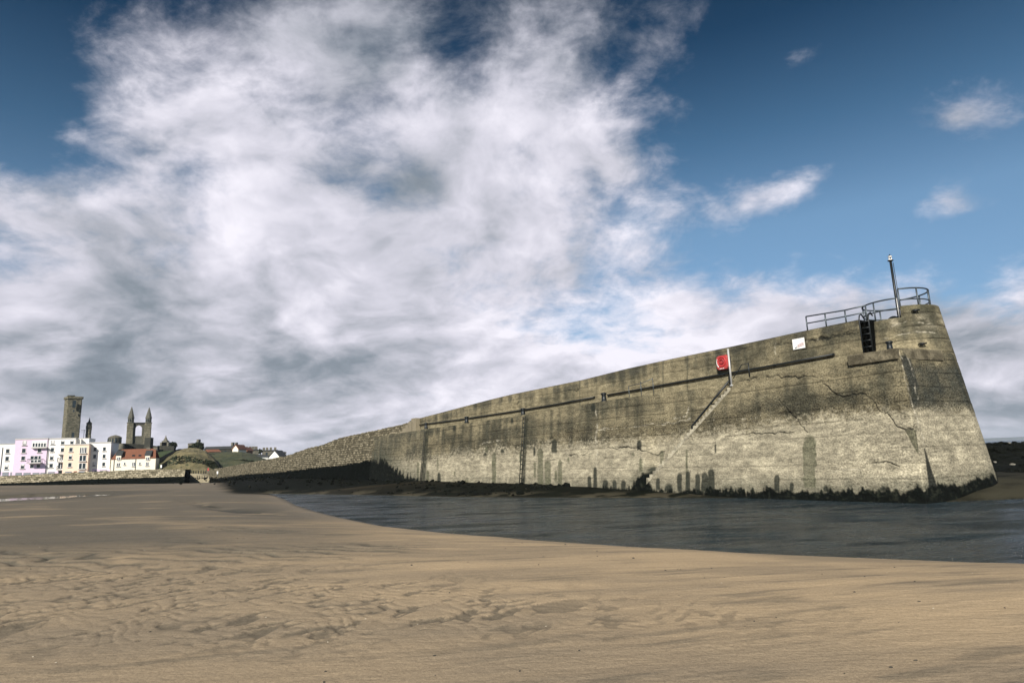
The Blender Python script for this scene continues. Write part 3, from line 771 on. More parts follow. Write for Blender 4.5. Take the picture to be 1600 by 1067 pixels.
# short black rail right of the post
a = Vector(front_top(1169.5, 589))-NRM*.1; tp = Vector(on_plane(1167.5, 567, np.array(a), nN)); tp.z = tp.z
b = Vector(on_plane(1159, 569.5, np.array(a), nN)); d_ = Vector(on_plane(1145, 592, np.array(a), nN))
sr = empty('step_rail', a, 'short black grab rail on the deck right of the lifebuoy case', 'grab rail')
MB().tube([a, (a.x, a.y, tp.z)], .035, 8).build('post', BLACK, sr, True)
MB().tube([Vector((a.x, a.y, tp.z-.06)), b, b.lerp(d_, .5)-Vector((0, 0, .02)), d_], .022, 8).build('rail', BLACK, sr, True)
# thin pale hoop rail left of the steps
hp = [Vector(front_top(x, y))-NRM*.15 for x, y in ((981, 624.5), (1000, 621.5), (1019, 618))]
tr = empty('guard_rail', hp[0], 'thin grey ladder-head guard rail on the deck left of the steps', 'guard rail')
zt = [p.z+h for p, h in zip(hp, (.85, 1.0, 1.05))]
for p, h in zip(hp, (.85, 1.0, 1.05)): MB().tube([p, p+Vector((0, 0, h))], .022, 6).build('post', GREYM, tr, True)
MB().tube([hp[0]+Vector((0, 0, .85)), hp[1]+Vector((0, 0, .88)), hp[2]+Vector((0, 0, 1.02))], .02, 6).build('rail', GREYM, tr, True)
# white notice on the parapet
c = parap_pt(1249, 537, .06)
sg = empty('notice_board', c, 'square white notice with faint red marks fixed to the parapet', 'sign')
sw = (parap_pt(1258.5, 535, .05)-parap_pt(1240, 539, .05)).length; sh_ = .52
MB().box(c, (sw, .03, sh_), RZ).build('panel', WHITE, sg)
REDI = pmat('faded_red_ink', (.50, .20, .22), .6, .15, 20.); BLUI = pmat('dark_ink', (.05, .06, .10), .6, .2, 20.)
m = MB()
for k in range(3):
    pts = [c+NRM*.022+DIR*sw*(-.10+.52*f)+Vector((0, 0, -.03-.055*k-.06*(1-f)**2+.03*f)) for f in [i/6 for i in range(7)]]
    m.tube(pts, .011, 4)
m.build('red_script', REDI, sg)
m = MB(); m.tube([c+NRM*.022+DIR*sw*(-.30)+Vector((0, 0, -.17)), c+NRM*.022+DIR*sw*(-.24)+Vector((0, 0, -.20)), c+NRM*.022+DIR*sw*(-.16)+Vector((0, 0, -.15))], .022, 5); m.build('dark_mark', BLUI, sg)
# railing along the parapet top
def rail_parap(px, py): return Vector(on_plane(px, py, np.array(Ppl)-nN*.25, nN))
posts = [(1262, 515, 494.4), (1291.5, 509, 490-.4), (1322.5, 503, 484.5), (1355, 496.5, 477)]
rl = empty('railing', rail_parap(1262, 516), 'straight grey tube railing on top of the parapet left of the turret', 'railing')
tp_ = []; md = []
for x, yb_, yt in posts:
    b = rail_parap(x, yb_+2); t_ = rail_parap(x-1.5, yt); zt_ = t_.z
    MB().tube([(b.x, b.y, b.z-.1), (b.x, b.y, zt_)], .035, 8).build('post', GREYM, rl, True)
    tp_.append(Vector((b.x, b.y, zt_))); md.append(Vector((b.x, b.y, b.z+(zt_-b.z)*.52)))
MB().tube(tp_, .034, 8).build('top_rail', GREYM, rl, True); MB().tube(md, .03, 8).build('middle_rail', GREYM, rl, True)
# circular railing on the turret, two parts
CR = Vector((Ctop[0], Ctop[1], 0)); RR = 1.40
def ring_arc(a0, a1, z, n=40): return [CR+Vector((RR*math.cos(math.radians(a0+(a1-a0)*k/n)), RR*math.sin(math.radians(a0+(a1-a0)*k/n)), z)) for k in range(n+1)]
def find_ang(px, lo, hi, z):
    best = min(range(int(lo), int(hi)+1), key=lambda a: abs(proj(CR+Vector((RR*math.cos(math.radians(a)), RR*math.sin(math.radians(a)), z)))[0]-px)); return best
asp_f = find_ang(1406, -160, -60, ZL); asp_b = find_ang(1409, 40, 130, ZH)
r1 = empty('turret_railing', CR+Vector((0, 0, ZL)), 'lower curved grey railing on the left half of the pier head turret', 'railing')
lo0, lo1 = asp_f, asp_b-360
for h, rad, nm in ((.98, .036, 'top_rail'), (.5, .03, 'middle_rail')): MB().tube(ring_arc(lo0, lo1, ZL+h), rad, 8).build(nm, GREYM, r1, True)
for f in (0, .22, .42, .60, .80, 1):
    a = math.radians(lerp(lo0, lo1, f)); q = CR+Vector((RR*math.cos(a), RR*math.sin(a), ZL-.1))
    MB().tube([q, q+Vector((0, 0, 1.08))], .024 if f == 0 else .034, 8).build('post', GALV if f == 0 else GREYM, r1, True)
r2 = empty('turret_railing', CR+Vector((0, 0, ZH)), 'higher curved grey railing on the right half of the pier head turret', 'railing')
for h, rad, nm in ((.86, .036, 'top_rail'), (.34, .03, 'middle_rail')): MB().tube(ring_arc(asp_f+4, asp_b, ZH+h), rad, 8).build(nm, GREYM, r2, True)
for f in (0, .2, .42, .52, .76, 1):
    a = math.radians(lerp(asp_f+4, asp_b, f)); q = CR+Vector((RR*math.cos(a), RR*math.sin(a), ZH-.1))
    MB().tube([q, q+Vector((0, 0, .96))], .034, 8).build('post', GREYM, r2, True)
# light mast
mb_ = CR+Vector((.16, .1, ZL-.35)); mt = at(1388.5, 408, mb_.y)
lm = empty('light_mast', mb_, 'tall dark mast with a small white lantern rising from the turret', 'light mast')
hgt = mt.z-mb_.z
mb_top = Vector((mb_.x, mb_.y, mt.z))
MB().tube([mb_, mb_top], .072, 12, r2=.055).build('shaft', BLACK, lm, True)
MB().tube([mb_+Vector((.11, -.05, .1)), mb_top+Vector((.09, -.04, -.1))], .014, 6).build('cable_conduit', BLACK, lm, True)
MB().lathe(mb_top, [(.13, 0), (.13, .03), (.08, .035)], 14).build('flange', BLACK, lm, True)
ln = MB().lathe(mb_top, [(.085, .036), (.085, .08), (.07, .085), (.07, .19), (.09, .20), (.09, .235)], 14).build('lantern', WHITE, lm, True)
MB().lathe(mb_top, [(.095, .236), (.06, .27), (.02, .29), (.02, .34)], 12).build('lantern_cap', BLACK, lm, True)
MB().box(mb_top+Vector((-.03, -.07, .13)), (.05, .03, .09)).build('lantern_window', BLACK, lm)
# dark arched hatch at the mast foot
hc = CR+Vector((-.55, -.55, ZL-.35))
hm = MB(); arc = [(.42*math.cos(math.radians(a)), .62*math.sin(math.radians(a))) for a in range(0, 181, 15)]
hm.prism([hc+DIR*x+Vector((0, 0, z+.02)) for x, z in arc], tuple(-nN*.5))
ho = hm.build('hatch_hood', BLACK, None, bevel=.02, origin=hc); tag(ho, 'dark arched metal hood at the foot of the light mast', 'hatch')
# mooring brackets
def bracket(px, py, Y, lab):
    q = at(px, py, Y); v = Vector((q.x-Ctop[0], q.y-Ctop[1], 0)); v.normalize(); R_ = head_z(q.z); q = Vector((Ctop[0], Ctop[1], q.z))+v*(R_)
    t = empty('mooring_bracket', q, lab, 'bracket')
    sd_ = Vector((-v.y, v.x, 0))
    MB().box(q+v*.03, (.16, .14, .12), Matrix.Rotation(math.atan2(v.y, v.x), 3, 'Z')).build('plate', BLACK, t, bevel=.02)
    MB().tube([q+v*.05+sd_*.1, q+v*.18+sd_*.14, q+v*.22+sd_*.03, q+v*.2-sd_*.1, q+v*.05-sd_*.12], .03, 6).build('hook', BLACK, t, True)
bracket(1428, 486, 28.3, 'small dark hooked bracket just below the turret rim'); bracket(1437, 538.5, 28.2, 'small dark hooked bracket low on the turret above the kerb')

# ================================================================== BEACH, CHANNEL, SHORE
NEARP = [(418, 771.3), (428, 774.5), (445, 780), (462, 789), (490, 798), (530, 808), (600, 822), (700, 833), (850, 845), (1000, 855), (1200, 866), (1400, 874), (1600, 882), (1800, 888), (2100, 893), (2600, 893)]
FARP = [(418, 771.3), (470, 771.8), (520, 772.3), (600, 773.5), (700, 776), (800, 777), (950, 777.5), (1100, 778), (1300, 778), (1400, 778), (1438, 779), (1452, 783), (1480, 784), (1520, 782), (1600, 779), (1800, 770), (2200, 760)]
near = np.array([on_z(x, y, 0.)[:2] for x, y in NEARP]); far = np.array([on_z(x, y, 0.)[:2] for x, y in FARP])
def pl_dist(X, Y, pl):
    d = np.full(X.shape, 1e9)
    for a, b in zip(pl[:-1], pl[1:]):
        v = b-a; t = np.clip(((X-a[0])*v[0]+(Y-a[1])*v[1])/(v @ v), 0, 1)
        d = np.minimum(d, np.hypot(X-a[0]-t*v[0], Y-a[1]-t*v[1]))
    return d
poly_w = np.concatenate([near, far[::-1]])
def inside(X, Y, pg):
    r = np.zeros(X.shape, bool); n = len(pg)
    for i in range(n):
        (x0, y0), (x1, y1) = pg[i], pg[(i+1) % n]
        if y0 == y1: continue
        r ^= ((y0 > Y) != (y1 > Y)) & (X < (x1-x0)*(Y-y0)/(y1-y0)+x0)
    return r
na1 = 1250; A = np.linspace(math.radians(-50), math.radians(50), na1); A = np.concatenate([A, np.radians(np.linspace(52, 308, 60))])
nr1 = 1100; Rr_ = 2.6*np.exp(np.linspace(0, math.log(650/2.6), nr1))
AA, RG = np.meshgrid(A, Rr_)
X = RG*np.sin(AA); Y = RG*np.cos(AA)
dn = pl_dist(X, Y, near); df = pl_dist(X, Y, far); ins = inside(X, Y, poly_w)
Lw = 1/(1+np.exp(-(dn-df)/1.5)); Lw = Lw*(1-sst(38, 44, -X/np.maximum(Y, 1)*100)*(Y > 20))                      # 0 near beach, 1 far side
wob = (fbm(X*.35, Y*.35, 4, 60)-.5)
zn = .62*(1-np.exp(-np.maximum(dn+wob*.8*(dn > .5), 0)/5.))
zn = zn+sst(.1, .5, dn)*.02
side = (X*DIR.y-Y*DIR.x) - (Pa.x*DIR.y-Pa.y*DIR.x)    # >0 : seaward of the pier line
bank = sst(16.5, 19, X)
zf = (1.15*(1-np.exp(-df/9.))+.10*(fbm(X*1.1, Y*1.1, 4, 61)-.3)*sst(.2, 2, df))*(1-bank)+bank*((.60+.45*np.exp(-np.hypot(X-20.4, Y-31)/3.))*(1-np.exp(-df/1.6))+.03*wob)
zo = zn*(1-Lw)+zf*Lw
zi = -.9*(1-np.exp(-np.minimum(dn, df)/2.5))
Z = np.where(ins, zi, zo)
# harbour flat rising to the left, low crest in front of the quay wall
lf = sst(60, 105, Y)*(X < -20)
crest = np.interp(-X/np.maximum(Y, 1)*100, [43, 46, 50, 82, 110], [-.0, .42, .50, 1.55, 2.1])
edge = sst(43.5, 46.5, -X/np.maximum(Y, 1)*100)
Z = Z*(1-lf*edge)+crest*lf*edge
Z = Z-sst(120, 150, Y)*edge*1.5*(1-sst(150, 160, Y)*0)
Z = np.where((Lw > .5) & (Y > 75) & (X > -5), Z-sst(70, 90, Y)*3, Z)
Z = np.where(RG > 420, Z-(RG-420)*.1, Z)
Z = np.where(((AA > math.radians(50)) & (AA < math.radians(150)) & (RG > 60)), Z-2.5*sst(60, 110, RG), Z)
# tide pool on the left
pc = on_z(40, 778, .58); pX = (X-pc[0]+3)/12.; pY = (Y-pc[1]+2)/11.
pr = np.sqrt(pX**2+pY**2)+(fbm(X*.3, Y*.3, 3, 70)-.5)*.5
poolm = (1-sst(.85, 1.0, pr))*(Y > 30)
# drainage runnels, low streamlined streaks running across the flat, ripples
land = (~ins)*(1-Lw)
AZm = np.exp(-((Y-9.5)/4.5)**2)
tx, ty = proj(np.stack([X, Y, np.full(X.shape, .55)], -1))
fronty = (Y > 1.5)
rp_zone = np.where(fronty, np.exp(-((tx-200)/400)**2-((ty-950)/64)**2)*1.35 + np.exp(-((tx-660)/300)**2-((ty-950)/40)**2)*.55+.9*np.exp(-((tx-60)/130)**2-((ty-880)/16)**2)
                   + .95*np.exp(-((tx-570)/75)**2-((ty-848)/6.5)**2)+.9*np.exp(-((tx-420)/95)**2-((ty-859)/6.5)**2)+.8*np.exp(-((tx-335)/32)**2-((ty-879)/6)**2)
                   + .8*np.exp(-((tx-400)/80)**2-((ty-822)/4.5)**2)+.6*np.exp(-((tx-290)/40)**2-((ty-845)/5)**2)+.35*np.exp(-((tx-1050)/300)**2-((ty-960)/30)**2), 0)
rp_n = fbm(X*.7+3, Y*.7, 4, 80)
rz = np.clip(rp_zone*1.3*sst(.26, .50, rp_n+.22*rp_zone), 0, 1.1)
wx_ = X+.30*(fbm(X*1.2, Y*1.2, 3, 81)-.5)*2; wy_ = Y+.34*(fbm(X*1.2+9, Y*1.2, 3, 82)-.5)*2
phs = (wy_*.80+wx_*.60)/.215+1.2*fbm(X*1.1, Y*1.1, 2, 83)
phs_far = (wy_*.90+wx_*.42)/.62+1.5*fbm(X*.7, Y*.7, 2, 84)
ru = wx_*.60+wy_*.80; rv = wx_*.80-wy_*.60
nr_ = sst(.40, .74, vn(ru*3.4, rv*8.2, 87)*.7+.3*vn(ru*8, rv*17, 88))
fr = sst(11, 15, Y); rip = (.75*nr_+.35*(1-np.abs(np.sin(phs*math.pi)))**1.5)*(1-fr)+(1-np.abs(np.sin(phs_far*math.pi)))**1.3*fr
brk = .5+.5*sst(.36, .58, fbm(X*3.6+Y*.8, Y*1.7, 3, 85))
amp = (.028*(1-fr)+.06*fr)
vis = land*np.where(fronty, 1, 0)*sst(.5, 2.5, dn)
Z = Z-vis*rz*amp*(rip*brk-.3)
sk = fbm(X*.9+Y*.25, Y*6.5-X*1.9, 4, 90)                # long low streaks
sk2 = fbm(X*.35+Y*.1, Y*2.2-X*.45, 4, 91)
Z = Z+vis*((sk-.5)*.012+(sk2-.5)*.022)*(1-.5*rz)*(1-sst(14, 26, Y)*.5)
Z = Z+vis*(fbm(X*.25, Y*.25, 3, 92)-.5)*.10*sst(4, 10, dn)
# eroded little scarp and channels near the narrow end of the water
ch = np.where(fronty, np.exp(-((ty-(783+8*np.sin((tx-300)/60.)))/4.)**2)*sst(260, 330, tx)*(1-sst(430, 470, tx)), 0)
Z = Z-vis*ch*.12*sst(.35, .55, fbm(X*.5, Y*.5, 3, 95))
Z = Z*(1-poolm)+.44*poolm
P3 = np.stack([X, Y, Z], -1)
# sand colour: dry tan, wet grey-brown in the hollows, dark silt near the channel
dry = c3(.43, .328, .212); damp = c3(.245, .20, .145); wet = c3(.085, .078, .062); sil = c3(.035, .037, .031)
n_a = fbm(X*.16+Y*.06, Y*.38-X*.10+.8*fbm(X*.1, Y*.1, 3, 104), 6, 101); n_b = fbm(X*.5, Y*1.6, 4, 102); n_c = fbm(X*.05, Y*.12, 4, 103)
c = dry*np.ones(X.shape+(1,))
c = mixc(c, damp, sst(.40, .62, .35*n_a+.3*sk2+.35*n_b)*.6)
c = mixc(c, damp, np.where(fronty, sst(915, 1040, ty+50*(n_c-.5)+(800-tx)*.05), 1)*.75*(.45+n_b))
c = mixc(c, wet*1.3, vis*sst(.56, .70, sk*.6+sk2*.4)*.45*(1-np.clip(rz, 0, 1)))
c = mixc(c, wet*1.0, np.clip(rz, 0, 1)*sst(.22, .62, rip*brk+.08*(n_b-.5))*.80); c = mixc(c, damp, np.clip(rz, 0, 1)*(.30+.45*fr)); c = mixc(c, wet*1.2, np.clip(rz*1.4, 0, 1)*fr*(.30+.55*sst(.2, .6, rip)))
darkz = np.where(fronty, 1-sst(760, 905, ty+60*(n_c-.5)+ (tx-330)*.02*(tx > 330)), 1)*(1-sst(430, 640, tx))
darkz = np.maximum(darkz, 1.0*np.exp(-((tx-60)/330)**2-((ty-830)/34)**2)*fronty)
n_d = fbm(X*.20+Y*.12, Y*.80-X*.05, 5, 107)
dk = np.clip(darkz*1.3*(.50+.6*sst(.38, .60, n_a*.25+n_d*.5+n_b*.25+.06*darkz)), 0, 1)
c = mixc(c, wet*1.15, dk*.85)
c = mixc(c, sil, np.where(fronty, .7*ch, 0)*sst(.4, .55, n_b))
near_w = 1-sst(.0, 2.4+1.5*(n_b-.5), dn); c = mixc(c, damp*.95, near_w*.55*(1-Lw))
edge_w = (1-sst(.05, .5, dn)); c = mixc(c, wet, edge_w*.8*(1-Lw))
c = mixc(c, damp*.8, lf*edge*.85)
c = mixc(c, wet*1.15, lf*edge*sst(.45, .6, n_a)*.6)
mud = mixc(c3(.006, .0075, .0055)*(.5+1.*fbm(X*1.7, Y*1.7, 4, 112)[..., None]), c3(.13, .115, .08), (sst(.5, .66, fbm(X*.8, Y*.8, 5, 110))*(1-sst(.6, 2.5, df))+.3*(1-sst(.1, .6, df)))*.4)
bankc = mixc(c3(.012, .012, .009)*np.ones(X.shape+(1,)), c3(.040, .038, .027), sst(.35, .7, fbm(X*.5, Y*.9, 4, 111)))
farc = mud*(1-bank[..., None])+bankc*bank[..., None]
wet_mask = np.clip(dk*.8+edge_w+near_w*.4, 0, 1)*(1-Lw)
foot = np.where(fronty, sst(340, 372, tx+26*(n_b-.5)+(ty-766)*-1.2)*(1-sst(764, 772, ty+5*(n_a-.5))), 0)*sst(56, 62, Y)
c = mixc(c, farc, np.maximum(Lw*(1-lf*edge), foot)); wet_mask = wet_mask*(1-foot)
c = np.where(ins[..., None], c3(.05, .048, .035), c)
poolw = 1-sst(.95, 1.5, pr); c = mixc(c, wet, poolw*.9*(Y > 30))
def sand_mat():
    m = bpy.data.materials.new('wet_sand'); m.use_nodes = True; t = NT(m.node_tree); p = t.n['Principled BSDF']
    a = t.node('ShaderNodeAttribute', attribute_name='Col').outputs['Color']; wt = t.node('ShaderNodeAttribute', attribute_name='Wet').outputs['Fac']
    g = t.node('ShaderNodeNewGeometry').outputs['Position']
    gr = t.noise(g, 130, 3, .7); g2 = t.noise(g, 38, 4, .65); g3 = t.noise(g, 9, 5, .6)
    mp = t.node('ShaderNodeMapping'); t.put(mp.inputs[0], g); mp.inputs['Scale'].default_value = (.8, 5.5, 1); mp.inputs['Rotation'].default_value = (0, 0, .28)
    st_ = t.noise(mp.outputs[0], 3.2, 7, .62)
    f = t.m('ADD', t.m('ADD', t.m('MULTIPLY', t.m('SUBTRACT', gr, .5), 1.5), t.m('MULTIPLY', t.m('SUBTRACT', g2, .5), .95)), t.m('MULTIPLY', t.m('SUBTRACT', st_, .5), .42))
    cc = t.vm('SCALE', a); t.put(cc.node.inputs['Scale'], t.m('ADD', f, 1.))
    cc = t.mix(t.ss(t.noise(g, 60, 2, .5), .68, .76, 0, .6), cc, (.06, .05, .035))
    t.put(p.inputs['Base Color'], cc)
    t.put(p.inputs['Roughness'], t.m('SUBTRACT', .88, t.m('MULTIPLY', wt, .22))); t.put(p.inputs['Specular IOR Level'], t.m('MULTIPLY_ADD', wt, .10, .04))
    h = t.m('ADD', t.m('ADD', t.m('MULTIPLY', g3, 1.4), t.m('MULTIPLY', g2, .35)), t.m('ADD', t.m('MULTIPLY', gr, .10), t.m('MULTIPLY', st_, .8)))
    t.put(p.inputs['Normal'], t.bump(h, .55, .022))
    return m
tag(link('sand', grid_mesh('sand', P3, {'Col': np.clip(c, 0, 1), 'Wet': wet_mask}, closed=True, flip=False), sand_mat()), kind='structure')
# centre cap under the camera
k0 = MB(); k0.add([tuple(P3[0, i]) for i in range(0, P3.shape[1], 10)], [tuple(range(len(range(0, P3.shape[1], 10))))])
# water
def water_mat(name, deep, sc, strn, rough=.06):
    m = bpy.data.materials.new(name); m.use_nodes = True; t = NT(m.node_tree); p = t.n['Principled BSDF']
    g = t.node('ShaderNodeNewGeometry').outputs['Position']
    mp = t.node('ShaderNodeMapping'); t.put(mp.inputs[0], g); mp.inputs['Scale'].default_value = (1, 1.5, 1); mp.inputs['Rotation'].default_value = (0, 0, .5)
    n1 = t.noise(mp.outputs[0], sc, 5, .6, .6); n2 = t.noise(g, sc*3.3, 3, .6); n3 = t.noise(g, sc*.16, 3, .5)
    h = t.m('ADD', t.m('ADD', t.m('MULTIPLY', n1, 1.), t.m('MULTIPLY', n2, .5)), t.m('MULTIPLY', n3, .9))
    t.put(p.inputs['Base Color'], t.mix(t.ss(n3, .4, .65), tuple(x*.8 for x in deep), tuple(x*1.25 for x in deep)))
    t.put(p.inputs['Roughness'], t.m('ADD', t.ss(t.noise(t.vm('MULTIPLY', g, (.5, 1.6, 1.)), .5, 5, .65), .35, .65, 0., rough*1.6), rough*.6)); p.inputs['IOR'].default_value = 1.333
    t.put(p.inputs['Normal'], t.bump(h, strn, .5))
    return m
WATER = water_mat('channel_water', (.020, .036, .046), 3.6, 1., .14)
rr_ = np.concatenate([[0], np.exp(np.linspace(math.log(8), math.log(14000), 60))]); aa_ = np.linspace(0, 2*math.pi, 97)[:-1]
RW, AW = np.meshgrid(rr_, aa_, indexing='ij')
tag(link('water', grid_mesh('water', np.stack([RW*np.sin(AW), RW*np.cos(AW), RW*0], -1), closed=True), WATER), kind='structure')
ww = MB(); ap = [(pc[0]-3+13*math.cos(a), pc[1]-2+13*math.sin(a), .0) for a in np.linspace(0, 2*math.pi, 40)[:-1]]
zp = .52
ww.add([(x, y, zp) for x, y, _ in ap], [tuple(range(len(ap)))])
po = ww.build('tide_pool', water_mat('pool_water', (.03, .03, .03), 3., .012, .02)); tag(po, kind='structure')
# rocky shore beyond the pier head
gx = np.linspace(17, 120, 330); gy = np.linspace(31, 75, 160); GX, GY = np.meshgrid(gx, gy)
hz = sst(31, 46, GY)*(1-sst(56, 66, GY))
rk = fbm(GX*.5, GY*.5, 5, 120); rk2 = fbm(GX*1.6, GY*1.6, 4, 121)
GZ = .35+hz*(1.50+.35*(rk-.5)*2)+(rk2-.5)*.42*sst(34, 38, GY)+.25*(rk-.5)-sst(62, 72, GY)*3-.9*(1-sst(31, 33, GY))
ROCKM = pmat('seaweed_rock', (.006, .0075, .0055), .95, .7, 1.3, spec=.1, dirt=(.020, .021, .014), bumps=(3., 1., .3))
tag(link('rocky_shore', grid_mesh('rocky_shore', np.stack([GX, GY, GZ], -1)), ROCKM), kind='structure')
def boulders(name, n, place, mat, seed, smin, smax):
    rnd = random.Random(seed); m = MB()
    for i in range(n):
        x, y, z = place(rnd); s = rnd.uniform(smin, smax)*(1+(rnd.random() < .1)*.8)
        bm = bmesh.new(); bmesh.ops.create_icosphere(bm, subdivisions=1, radius=1)
        off = rnd.random()*99; M_ = Matrix.Rotation(rnd.random()*6, 3, 'Z') @ Matrix.Rotation(rnd.random(), 3, 'X')
        vs = []
        for v in bm.verts:
            q = v.co*(1+.5*(vn(np.array(v.co.x*1.3+off), np.array(v.co.y*1.3+v.co.z))-.5)); q = Vector((q.x*1.25, q.y, q.z*.6))
            vs.append(Vector((x, y, z))+(M_ @ q)*s)
        m.add(vs, [tuple(v.index for v in f.verts) for f in bm.faces]); bm.free()
    o = m.build(name, mat); tag(o, kind='stuff'); return o
def zrock(x, y):
    j = int(np.clip((x-17)/103*329, 0, 329)); i = int(np.clip((y-31)/44*159, 0, 159)); return GZ[i, j]
def pl1(r):
    y = r.uniform(33, 52); x = y*r.uniform(.55, 1.05); return x, y, zrock(x, y)+.03
boulders('shore_boulders', 420, pl1, ROCKM, 3, .08, .30)
boulders('pale_stones', 46, pl1, pmat('pale_stone', (.20, .19, .16), .9, .5, 4.), 8, .08, .22)
# seaweed covered toe of the pier
pt_l = [np.array([*(front_top(x, 700)[:2]), 0]) for x in range(330, 1400, 5)]
def pl2(r):
    x = r.uniform(330, 900)
    q = front_top(x, 700); k = r.random()**1.6*np.interp(x, [330, 450, 640, 900], [12, 18, 9, 4]); q = q+nN*(k+.5)
    zz_ = 1.15*(1-math.exp(-max(0., float(pl_dist(np.array([q[0]]), np.array([q[1]]), far)[0]))/9.))
    return q[0], q[1], zz_+.02
boulders('toe_rocks', 420, pl2, pmat('toe_rock', (.005, .0065, .005), .95, .7, 1.5, spec=.1, dirt=(.035, .035, .024), bumps=(4., 1., .2)), 11, .06, .20)
def pl3(r):
    x = r.uniform(-1., 1)*9; y = r.uniform(4.5, 20); x = x*y/10
    return x, y, .0
rnd = random.Random(5)
def zsand(x, y):
    i = int(np.clip(math.log(math.hypot(x, y)/2.6)/math.log(650/2.6)*(nr1-1), 0, nr1-1)); j = int(np.clip((math.atan2(x, y)+math.radians(50))/math.radians(100)*(na1-1), 0, na1-1)); return Z[i, j]
def pl4(r):
    y = r.uniform(4.3, 22); x = y*r.uniform(-.8, .85); return x, y, max(zsand(x, y), -.5)
boulders('shell_fragments', 130, pl4, pmat('shell_grit', (.05, .045, .035), .8, .6, 9.), 21, .006, .018)
boulders('shell_fragments', 60, pl4, pmat('pale_shell', (.5, .45, .36), .7, .3, 9.), 22, .004, .010)
# far coast across the bay
hx = np.linspace(1200, 16000, 200); fc = MB()
top_z = 22+32*fbm(hx*.0006, hx*0, 4, 130)*sst(1200, 3500, hx)+12*fbm(hx*.004, hx*0, 3, 131)
Fc = np.stack([np.stack([hx, 7000+0*hx, hx*0-1], -1), np.stack([hx, 7600+0*hx, top_z*.75], -1), np.stack([hx, 8300+0*hx, top_z], -1), np.stack([hx, 9000+0*hx, hx*0-1], -1)])
tag(link('far_coast', grid_mesh('far_coast', Fc), pmat('far_fields', (.06, .08, .055), .9, .4, .002)), kind='structure')

# ================================================================== THE TOWN ON THE LEFT
F0 = at(-30, 740, 158); F1 = at(245, 735, 172)
FD = unit2(F1-F0); FN = Vector((FD.y, -FD.x, 0)); nF = np.array(FN)
RF = Matrix.Rotation(math.atan2(FD.y, FD.x), 3, 'Z')
QZ = 3.0
def fp(px, py, out=0.): return Vector(on_plane(px, py, np.array(F0)+nF*out, nF))
def pp_(m0, poly, depth, out=0.): m0.prism([p for p in poly], tuple(-nF*depth))
PLW = pmat('white_render', (.84, .82, .78), .8, .05, .6); PLL = pmat('lilac_render', (.66, .53, .67), .8, .05, .6); PLC = pmat('peach_render', (.78, .60, .47), .8, .05, .6)
PLY = pmat('cream_render', (.80, .75, .62), .8, .06, .6); GLASS = pmat('window_glass', (.022, .035, .042), .15, .4, .8); SILL = pmat('stone_sill', (.45, .44, .42), .8, .1, 2.)
SLATE = pmat('slate_roof', (.045, .05, .052), .8, .4, 1.5); TILE = pmat('clay_pantiles', (.21, .085, .048), .85, .35, 1.2, bumps=(3, .6, .1)); FRAME = pmat('white_frame', (.62, .62, .62), .6, .05, 3.)
DARKW = pmat('dark_stone_and_shade', (.035, .037, .030), .9, .6, .8, dirt=(.08, .075, .055)); STN = pmat('grey_stone', (.15, .14, .11), .9, .5, .7, dirt=(.07, .07, .055))
BLIND = pmat('white_blind', (.6, .6, .6), .8, .05, 2.); GARG = pmat('garage_door', (.20, .22, .25), .6, .2, 1.)
def building(name, label, cat, l, r, yl, yr, mat, out=0., depth=9., zb=QZ, group=None, roofh=.25):
    a = fp(l, yl, out); b = fp(r, yr, out); zt = (a.z+b.z)/2
    o = empty(name, (a.x, a.y, zb), label, cat, group)
    MB().prism([(a.x, a.y, zb-.5), (b.x, b.y, zb-.5), (b.x, b.y, zt), (a.x, a.y, zt)], tuple(-nF*depth)).build('wall', mat, o)
    if roofh:
        q = [Vector((a.x, a.y, zt))+FN*.12-FD*.05, Vector((b.x, b.y, zt))+FN*.12+FD*.05]
        MB().prism([q[0], q[1], q[1]-FN*(depth+.2), q[0]-FN*(depth+.2)], (0, 0, roofh)).build('roof_edge', SILL, o)
    return o
def win(o, px, py, w_, h_, out=0., mull=0, blind=0., sill=True, mat=None):
    c = fp(px, py, out); e1 = fp(px+w_/2, py, out); W_ = 2*(e1-c).length; H_ = h_*.164
    t = MB().box(c+FN*.03, (W_+.16, .06, H_+.16), RF).build('window', FRAME, o)
    g = MB().box(c+FN*.05, (W_, .05, H_), RF).build('pane', mat or GLASS, t) if False else None
    g = MB(); g.box(c+FN*.05, (W_, .05, H_), RF); g = g.build('pane', mat or GLASS, o); g.parent = t; g.location = (0, 0, 0)
    for k in range(mull):
        x = -W_/2+W_*(k+1)/(mull+1); m = MB().box(c+FN*.09+FD*x, (.16, .04, H_), RF).build('mullion', FRAME, o); m.parent = t
    if blind:
        m = MB().box(c+FN*.085+Vector((0, 0, H_*(1-blind)/2))+FD*W_*.06, (W_*.86, .03, H_*blind), RF).build('blind', BLIND, o); m.parent = t
    if sill:
        m = MB().box(c+FN*.12-Vector((0, 0, H_/2+.12)), (W_+.4, .24, .12), RF).build('sill', SILL, o); m.parent = t
    return t
def garage(o, px, w_, y=740.5, h_=6, out=0., mat=None):
    c = fp(px, y, out); e1 = fp(px+w_/2, y, out); W_ = 2*(e1-c).length
    return MB().box(c+FN*.02, (W_, .08, h_*.164), RF).build('garage_door', mat or GARG, o)
